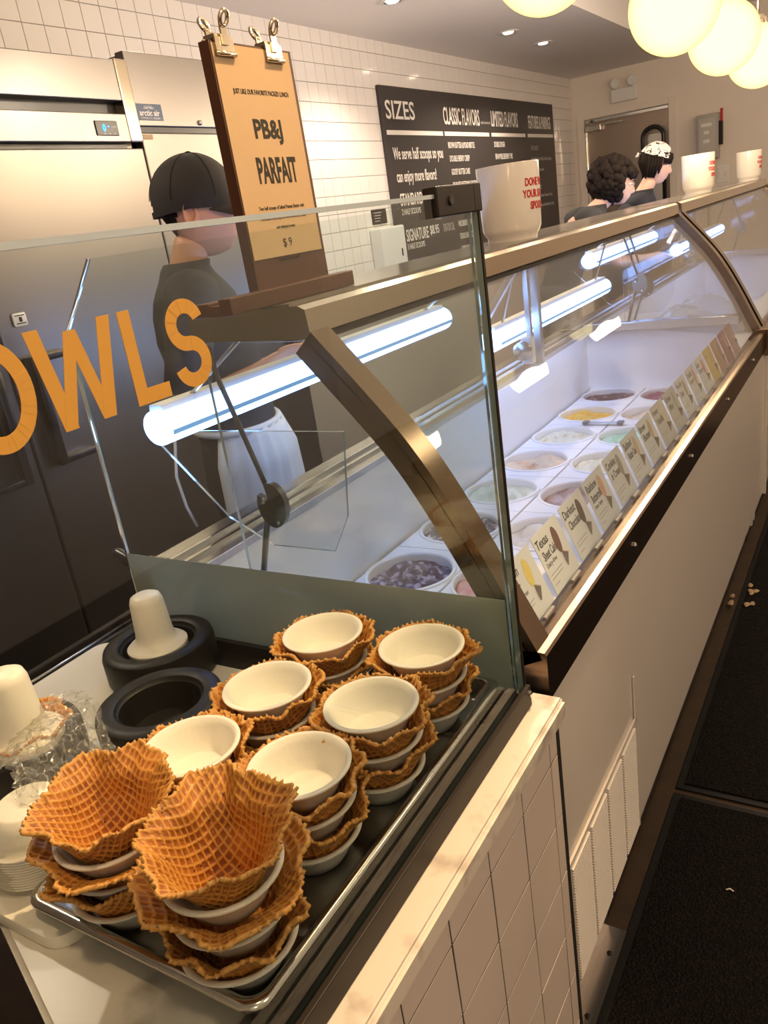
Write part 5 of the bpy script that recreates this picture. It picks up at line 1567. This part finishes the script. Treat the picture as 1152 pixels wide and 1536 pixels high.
def person(name, O, yaw, J, head, label, skin, shirt, pants, group=None):
    """O: ground point; yaw: direction the body faces; J: joints as (forward, left, up)"""
    p = empty(name, O, label, 'person', group)
    O = Vector(O)
    Rz = Matrix.Rotation(yaw, 3, 'Z')
    W = lambda a: O + Rz @ Vector(a)
    V = []; E = []; R = []
    def add(pt, r, par=None):
        V.append(W(pt)[:]); R.append(r)
        if par is not None: E.append((par, len(V) - 1))
        return len(V) - 1
    pel = add(J['pelvis'], (0.105, 0.10))
    sp = add(J['spine'], (0.095, 0.09), pel)
    chs = add(J['chest'], (0.085, 0.085), sp)
    nb = add(J['neckbase'], 0.050, chs)
    nk = add(J['neck'], 0.050, nb)
    hb = add(J['headbase'], 0.052, nk)
    for s in (1, -1):
        sh = add((J['shoulder'][0], s * J['shoulder'][1], J['shoulder'][2] - 0.01), 0.042, chs)
        el = J['elbow_l' if s > 0 else 'elbow_r']; wr = J['wrist_l' if s > 0 else 'wrist_r']
        mid = tuple((a + b) / 2 for a, b in zip((J['shoulder'][0], s * J['shoulder'][1], J['shoulder'][2]), el))
        m1 = add(mid, 0.040, sh)
        e = add(el, 0.038, m1)
        m2 = add(tuple(a * 0.6 + b * 0.4 for a, b in zip(el, wr)), 0.036, e)
        w = add(wr, (0.022, 0.028), m2)
        d = (Vector(wr) - Vector(el)).normalized()
        side_v = Vector((0, 0, 1)).cross(d).normalized()
        upv = d.cross(side_v)
        pm = add(tuple(Vector(wr) + d * 0.045), (0.016, 0.034), w)
        for f in range(4):
            b0 = Vector(wr) + d * 0.085 + side_v * (0.024 - 0.016 * f) * 1
            L = (0.070, 0.078, 0.073, 0.058)[f]
            k1 = add(tuple(b0), 0.0092, pm)
            k2 = add(tuple(b0 + d * L * 0.5 - upv * 0.006), 0.0086, k1)
            add(tuple(b0 + d * L * 0.82 - upv * 0.026), 0.0074, k2)
        t1 = add(tuple(Vector(wr) + d * 0.040 + side_v * 0.034 * (1 if s < 0 else 1)), 0.0115, w)
        add(tuple(Vector(wr) + d * 0.075 + side_v * 0.050 - upv * 0.012), 0.0090, t1)
        hp = add((J['pelvis'][0], s * 0.085, J['pelvis'][2] - 0.07), 0.085, pel)
        kn = add((J['pelvis'][0] + 0.03, s * 0.10, 0.50), 0.058, hp)
        cf = add((J['pelvis'][0] + 0.00, s * 0.10, 0.33), 0.050, kn)
        an = add((J['pelvis'][0] - 0.02, s * 0.10, 0.085), 0.036, cf)
        add((J['pelvis'][0] + 0.14, s * 0.11, 0.040), (0.038, 0.030), an)
    vs, fs = skin_mesh(V, E, R)
    body = MB().add(vs, fs)
    # the head, as part of the same body
    hc, hm = head
    HM = Rz @ hm
    HC = W(hc)
    hv, hf = head_grid()
    body.add([(HC + HM @ Vector(v))[:] for v in hv], hf)
    for s in (1, -1):
        ev, ef = ear_grid(s)
        body.add([(HC + HM @ Vector(v))[:] for v in ev], ef)
    mk('body', body, skin, p, True)
    for s in (1, -1):
        c = HC + HM @ Vector((0.0785, s * 0.032, 0.008))
        mk('eye', MB().lathe([(0.0115 * math.sin(PI * i / 10) + 1e-6, -0.0115 * math.cos(PI * i / 10)) for i in range(11)], c.x, c.y, c.z, 14, False, False), M['tub_white'], p, True)
        c2 = HC + HM @ Vector((0.0865, s * 0.032, 0.008))
        mk('iris', MB().lathe([(0.0052 * math.sin(PI * i / 8) + 1e-6, -0.0052 * math.cos(PI * i / 8)) for i in range(9)], c2.x, c2.y, c2.z, 12, False, False), M['hair'], p, True)
        bw = [(HC + HM @ Vector((0.094 - 0.35 * abs(abs(y) - 0.03), s * y, 0.027 + 0.004 * math.sin((y - 0.014) / 0.034 * PI))))[:] for y in (0.014, 0.022, 0.030, 0.039, 0.048)]
        mk('eyebrow', MB().tube(bw, [0.0018, 0.003, 0.003, 0.0026, 0.0014], 6), M['hair'], p, True)
    def ellipse_loft(rings, n=36, fold=0.0):
        loops = []
        for i, (cx, cz, rx, ry) in enumerate(rings):
            lp = []
            for k in range(n):
                a = 2 * PI * k / n
                f = 1 + fold * math.sin(5 * a + 1.3 * i) + fold * 0.6 * math.sin(9 * a - 0.8 * i)
                lp.append(W((cx + rx * f * math.cos(a), ry * f * math.sin(a), cz))[:])
            loops.append(lp)
        mb = MB(); vs = [p for l in loops for p in l]
        fs = [(i * n + k, i * n + (k + 1) % n, (i + 1) * n + (k + 1) % n, (i + 1) * n + k) for i in range(len(loops) - 1) for k in range(n)]
        fs += [tuple(range(n))[::-1], tuple((len(loops) - 1) * n + k for k in range(n))]
        return mb.add(vs, fs)
    px = J['pelvis'][0]; pz = J['pelvis'][2]
    tr_ = ellipse_loft([(px, pz + 0.10, 0.112, 0.150), (px, pz + 0.02, 0.122, 0.168), (px, pz - 0.08, 0.128, 0.182), (px, pz - 0.16, 0.110, 0.175), (px, pz - 0.20, 0.06, 0.12)])
    for s in (1, -1):
        tr_.tube([W((px, s * 0.085, pz - 0.10))[:], W((px + 0.01, s * 0.095, 0.70))[:], W((px + 0.03, s * 0.10, 0.50))[:], W((px, s * 0.10, 0.30))[:], W((px - 0.01, s * 0.10, 0.09))[:]], [0.095, 0.088, 0.074, 0.070, 0.066], 18)
    mk('trousers', tr_, pants, p, True)
    for s in (1, -1):
        V, E, R = [], [], []
        a = add((J['pelvis'][0] - 0.05, s * 0.105, 0.055), 0.050)
        b = add((J['pelvis'][0] + 0.05, s * 0.11, 0.050), 0.046, a)
        add((J['pelvis'][0] + 0.17, s * 0.115, 0.042), 0.038, b)
        vs, fs = skin_mesh(V, E, R)
        vs = [(x, y, max(z, 0.003)) for x, y, z in vs]
        mk('shoe', MB().add(vs, fs), M['black_rubber'], p, True)
    # shirt with short sleeves
    sl = J.get('sleeve', 0.72)
    key = [Vector(J['pelvis']), Vector(J['spine']), Vector(J['chest']), Vector(J['neckbase'])]
    def cx_at(z):
        if z <= key[0].z: return key[0].x
        for a, b in zip(key, key[1:]):
            if z <= b.z: return a.x + (b.x - a.x) * (z - a.z) / (b.z - a.z)
        return key[-1].x + (z - key[-1].z) * 0.4
    zn = J['neckbase'][2]; zp = J['pelvis'][2]
    prof = [(0.0, 0.116, 0.160), (0.16, 0.114, 0.150), (0.34, 0.118, 0.152), (0.52, 0.125, 0.162), (0.68, 0.128, 0.178), (0.80, 0.120, 0.190), (0.87, 0.108, 0.186), (0.925, 0.090, 0.155), (0.965, 0.075, 0.105), (1.0, 0.066, 0.074), (1.03, 0.062, 0.066)]
    sh_ = ellipse_loft([(cx_at(zp - 0.04 + (zn - zp + 0.04) * t), zp - 0.04 + (zn - zp + 0.04) * t, rx, ry) for t, rx, ry in prof], 40, 0.012)
    for s in (1, -1):
        shp = Vector((J['shoulder'][0], s * J['shoulder'][1], J['shoulder'][2]))
        el = Vector(J['elbow_l' if s > 0 else 'elbow_r']); wr = Vector(J['wrist_l' if s > 0 else 'wrist_r'])
        ins = Vector((cx_at(shp.z - 0.03), 0, shp.z - 0.035))
        pts = [ins, shp.lerp(ins, 0.45) + Vector((0, 0, -0.004)), shp + Vector((0, s * 0.005, -0.012)), shp.lerp(el, 0.25), shp.lerp(el, 0.5)]
        rr = [0.088, 0.080, 0.068, 0.062, 0.059]
        if sl <= 1:
            pts.append(shp.lerp(el, sl)); rr.append(0.060)
        else:
            pts += [shp.lerp(el, 0.85), el, el.lerp(wr, (sl - 1) * 0.5), el.lerp(wr, sl - 1)]; rr += [0.054, 0.052, 0.046, 0.040]
        sh_.tube([W(q)[:] for q in pts], rr, 20)
    mk('shirt', sh_, shirt, p, True)
    return p, HC, HM, W

# --- the server behind the near case
F0 = math.atan2(0.68, 0.73)
O0 = (-1.572, 1.624, 0)
J0 = dict(pelvis=(0.05, 0, 1.00), spine=(0.03, 0, 1.18), chest=(0.005, 0, 1.36), neckbase=(-0.005, 0, 1.52), neck=(0.02, 0, 1.565), headbase=(0.035, 0, 1.60),
          shoulder=(-0.005, 0.170, 1.462), elbow_r=(-0.07, -0.225, 1.185), wrist_r=(0.17, -0.20, 1.265), elbow_l=(-0.05, 0.23, 1.17), wrist_l=(0.24, 0.15, 1.22), sleeve=0.85)
srv, HC, HM, W = person('person', O0, F0, J0, ((0.058, 0, 1.660), rot_head(-0.14, 0.08)), 'person in a black cap, dark t-shirt and white apron standing behind the near case', M['skin'], M['shirt'], pbr('black_trousers', (0.02, 0.02, 0.022), 0.85))
def Hd(v): return (HC + HM @ Vector(v))[:]
# short hair at the back and the sides
hv, hf = head_grid(56, 44, 0.006, True)
keep = [i for i, v in enumerate(hv) if (v[2] > -0.072 and v[0] < -0.034 + 0.25 * min(0, v[2])) or v[2] > 0.02 or (v[2] > -0.012 and 0.016 < v[0] < 0.034)]
ks = set(keep); mp = {k: i for i, k in enumerate(keep)}
hf2 = [tuple(mp[k] for k in f) for f in hf if all(k in ks for k in f)]
mk('hair', MB().add([Hd(hv[k]) for k in keep], hf2), M['hair'], srv, True)
# the cap: crown, opening at the back, brim, button
rows = []
n1, n2 = 18, 56
cr = MB(); vs = []; fs = []
for i in range(n1 + 1):
    ph = PI / 2 - (PI / 2 + 0.20) * i / n1
    for j in range(n2):
        th = 2 * PI * j / n2
        x = math.cos(ph) * math.cos(th) * 0.112; y = math.cos(ph) * math.sin(th) * 0.090
        z = 0.022 + math.sin(ph) * 0.112
        if z < 0.05 and math.cos(th) < 0: z -= 0.018 * (-math.cos(th)) * (1 - (z / 0.05))
        x -= 0.006
        vs.append(Hd((x, y, z)))
for i in range(n1):
    for j in range(n2):
        th = 2 * PI * (j + 0.5) / n2
        # the arched opening at the back of the cap
        d = abs(((th - PI + PI) % (2 * PI)) - PI)
        if i >= 14 and d < 0.42 * math.sqrt(max(0, 1 - ((n1 - i - 0.5) / 4.5) ** 2)) and i < n1 - 1: continue
        fs.append((i * n2 + j, i * n2 + (j + 1) % n2, (i + 1) * n2 + (j + 1) % n2, (i + 1) * n2 + j))
cp = mk('cap', cr.add(vs, fs), M['cap'], srv, True)
br = []
for i in range(7):
    r = []
    for j in range(21):
        a = -1.15 + 2.3 * j / 20
        q = i / 6
        x = 0.095 * math.cos(a) + 0.075 * q * (math.cos(a * 0.8) ** 0.6)
        y = 0.086 * math.sin(a) * (1 - 0.12 * q)
        z = 0.018 - 0.35 * y * y / 0.09 - 0.020 * q
        r.append(Hd((x, y, z)))
    br.append(r)
mk('brim', MB().slab(br, HM @ Vector((0, 0, 0.003))), M['cap'], cp, 50)
mk('button', MB().lathe([(0.008, 0), (0.007, 0.004), (0, 0.006)], *Hd((-0.006, 0, 0.133)), 14), M['cap'], cp, True)
# seams of the six panels
for k in range(6):
    a = PI * k / 3 + 0.1
    pts = [Hd((math.cos(ph) * math.cos(a) * 0.1128 - 0.006, math.cos(ph) * math.sin(a) * 0.0908, 0.022 + math.sin(ph) * 0.1128)) for ph in [PI / 2 - 0.05 - 1.5 * i / 12 for i in range(13)]]
    mk('seam', MB().tube(pts, 0.0011, 4), M['cap'], cp, True)
# waist apron with folds and a hanging string
ap = []
AX = 0.052
for i in range(24):
    z = 1.095 - 0.62 * i / 23
    r = []
    for j in range(49):
        a = -2.15 + 4.3 * j / 48
        rx = 0.126 + 0.032 * min(1, i / 3) + 0.012 * (i / 23); ry = 0.166 + 0.034 * min(1, i / 3) + 0.012 * (i / 23)
        f = 0.010 * math.sin(a * 9 + 2 * math.sin(i * 0.15)) * (i / 23) + 0.004 * math.sin(a * 23 + i * 0.2)
        r.append(W((AX + (rx + f) * math.cos(a) * 0.92, (ry + f) * math.sin(a), z))[:])
    ap.append(r)
apn = mk('apron', MB().slab(ap, (0.0, 0.0, 0.003)), M['apron'], srv, True)
bnd = [W((0.042 + 0.120 * math.cos(a), 0.164 * math.sin(a), 1.095))[:] for a in [2 * PI * k / 40 for k in range(40)]]
mk('apron_tie', MB().tube(bnd, 0.010, 8, True), M['apron'], apn, True)
mk('apron_string', MB().tube([W((-0.13, -0.07, 1.09))[:], W((-0.145, -0.12, 1.0))[:], W((-0.135, -0.15, 0.92))[:], W((-0.12, -0.15, 0.86))[:]], 0.0045, 6), M['apron'], apn, True)

# --- the two staff at the far case
F1 = math.atan2(0.55, 0.83)
J1 = dict(pelvis=(-0.14, 0, 0.95), spine=(-0.08, 0, 1.14), chest=(0.02, 0, 1.33), neckbase=(0.13, 0, 1.455), neck=(0.19, 0, 1.49), headbase=(0.225, 0, 1.52),
          shoulder=(0.05, 0.170, 1.415), elbow_r=(0.17, -0.23, 1.13), wrist_r=(0.42, -0.14, 1.13), elbow_l=(0.17, 0.23, 1.13), wrist_l=(0.42, 0.12, 1.11), sleeve=0.8)
p1, HC, HM, W = person('person', (-1.62, 5.02, 0), F1, J1, ((0.262, 0, 1.575), rot_head(-0.35, 0.30)), 'person with dark curly hair and glasses in a black t-shirt, bending over the far case', M['skin_pale'], M['shirt'], M['shirt'])
def Hd(v): return (HC + HM @ Vector(v))[:]
rs = np.random.RandomState(14)
hm_ = MB()
def blob(mb, c, r, seed, nu=9, nv=7):
    vs, fs = [], []
    rr = np.random.RandomState(seed)
    for i in range(nv + 1):
        ph = -PI / 2 + PI * i / nv
        for j in range(nu):
            th = 2 * PI * j / nu
            q = r * (0.85 + 0.3 * rr.rand())
            vs.append((c[0] + q * math.cos(ph) * math.cos(th), c[1] + q * math.cos(ph) * math.sin(th), c[2] + q * math.sin(ph)))
    for i in range(nv):
        for j in range(nu):
            fs.append((i * nu + j, i * nu + (j + 1) % nu, (i + 1) * nu + (j + 1) % nu, (i + 1) * nu + j))
    mb.add(vs, fs)
hm_.add([Hd(v) for v in [(x * 1.12 - 0.012, y * 1.2, z * 1.05 + 0.012) for x, y, z in head_grid(30, 22, 0.0, True)[0] if True]], [f for f in head_grid(30, 22, 0.0, True)[1]]) if False else None
cnt = 0
while cnt < 190:
    v = rs.normal(size=3); v /= np.linalg.norm(v)
    x, y, z = v[0] * 0.128 - 0.030, v[1] * 0.118, v[2] * 0.118 + 0.018
    if z < 0.055 and x > 0.035: continue
    if z < -0.10: continue
    blob(hm_, Hd((x, y, z)), 0.020 + 0.012 * rs.rand(), cnt)
    cnt += 1
for k in range(60):
    v = rs.normal(size=3); v /= np.linalg.norm(v)
    x, y, z = v[0] * 0.10 - 0.03, v[1] * 0.09, v[2] * 0.085 + 0.04
    if x > 0.04 and z < 0.05: continue
    blob(hm_, Hd((x, y, z)), 0.035, 900 + k)
mk('curly_hair', hm_, M['hair'], p1, True)
gls = MB()
for s in (1, -1):
    ring = [Hd((0.103, s * 0.034 + 0.024 * math.cos(2 * PI * k / 20), 0.004 + 0.019 * math.sin(2 * PI * k / 20))) for k in range(20)]
    gls.tube(ring, 0.0016, 6, True)
    gls.tube([Hd((0.102, s * 0.058, 0.008)), Hd((0.03, s * 0.080, 0.006)), Hd((-0.02, s * 0.080, 0.0))], 0.0015, 6)
gls.tube([Hd((0.104, -0.010, 0.008)), Hd((0.104, 0.010, 0.008))], 0.0015, 6)
mk('glasses', gls, M['chrome'], p1, True)

J2 = dict(pelvis=(-0.06, 0, 0.97), spine=(-0.03, 0, 1.16), chest=(0.02, 0, 1.35), neckbase=(0.09, 0, 1.495), neck=(0.125, 0, 1.54), headbase=(0.15, 0, 1.58),
          shoulder=(0.05, 0.16, 1.44), elbow_r=(0.10, -0.22, 1.15), wrist_r=(0.34, -0.12, 1.12), elbow_l=(0.10, 0.22, 1.15), wrist_l=(0.34, 0.12, 1.12), sleeve=1.8)
p2, HC, HM, W = person('person', (-1.47, 5.72, 0), F1, J2, ((0.175, 0, 1.655), rot_head(-0.40, 0.28)), 'person with a white patterned bandana over dark bangs, looking down at the far case', M['skin_pale'], pbr('navy_jacket', (0.015, 0.017, 0.028), 0.8), M['shirt'])
def Hd(v): return (HC + HM @ Vector(v))[:]
hv, hf = head_grid(56, 44, 0.013, True)
def khair(v):
    x, y, z = v
    if z > 0.052: return True
    if x < 0.030 and z > -0.085: return True
    return False
keep = [i for i, v in enumerate(hv) if khair(v)]
ks = set(keep); mp = {k: i for i, k in enumerate(keep)}
hb_ = MB().add([Hd(hv[k]) for k in keep], [tuple(mp[k] for k in f) for f in hf if all(k in ks for k in f)])
for k in range(15):          # bangs
    a = -0.95 + 1.9 * k / 14
    hb_.tube([Hd((0.088 * math.cos(a), 0.078 * math.sin(a), 0.078)), Hd((0.098 * math.cos(a), 0.084 * math.sin(a), 0.050)), Hd((0.101 * math.cos(a), 0.086 * math.sin(a), 0.022 - 0.02 * abs(math.sin(a))))], [0.010, 0.009, 0.003], 7)
for s in (1, -1):
    for k in range(5):
        x = 0.035 - 0.018 * k
        hb_.tube([Hd((x, s * 0.082, 0.05)), Hd((x + 0.006, s * 0.090, 0.0)), Hd((x + 0.004, s * 0.084, -0.05 - 0.01 * k))], [0.012, 0.013, 0.005], 7)
mk('hair', hb_, M['hair'], p2, True)
band_mat = pbr('printed_bandana', (0.80, 0.76, 0.72), 0.85, color2=(0.04, 0.03, 0.03), nscale=60, contrast=(0.56, 0.60), bump=0.6, bscale=30)
hv, hf = head_grid(56, 44, 0.022, True)
keep = [i for i, v in enumerate(hv) if v[2] > 0.050 - 0.10 * v[0] and v[0] < 0.082]
ks = set(keep); mp = {k: i for i, k in enumerate(keep)}
bd_ = MB().add([Hd((hv[k][0], hv[k][1], hv[k][2] + 0.004 * math.sin(60 * hv[k][0]) * math.sin(50 * hv[k][1]))) for k in keep], [tuple(mp[k] for k in f) for f in hf if all(k in ks for k in f)])
for s in (1, -1):
    bd_.tube([Hd((-0.095, s * 0.01, 0.045)), Hd((-0.118, s * 0.018, 0.045)), Hd((-0.13, s * 0.028, 0.03))], [0.008, 0.014, 0.004], 7)
mk('bandana', bd_, band_mat, p2, True)
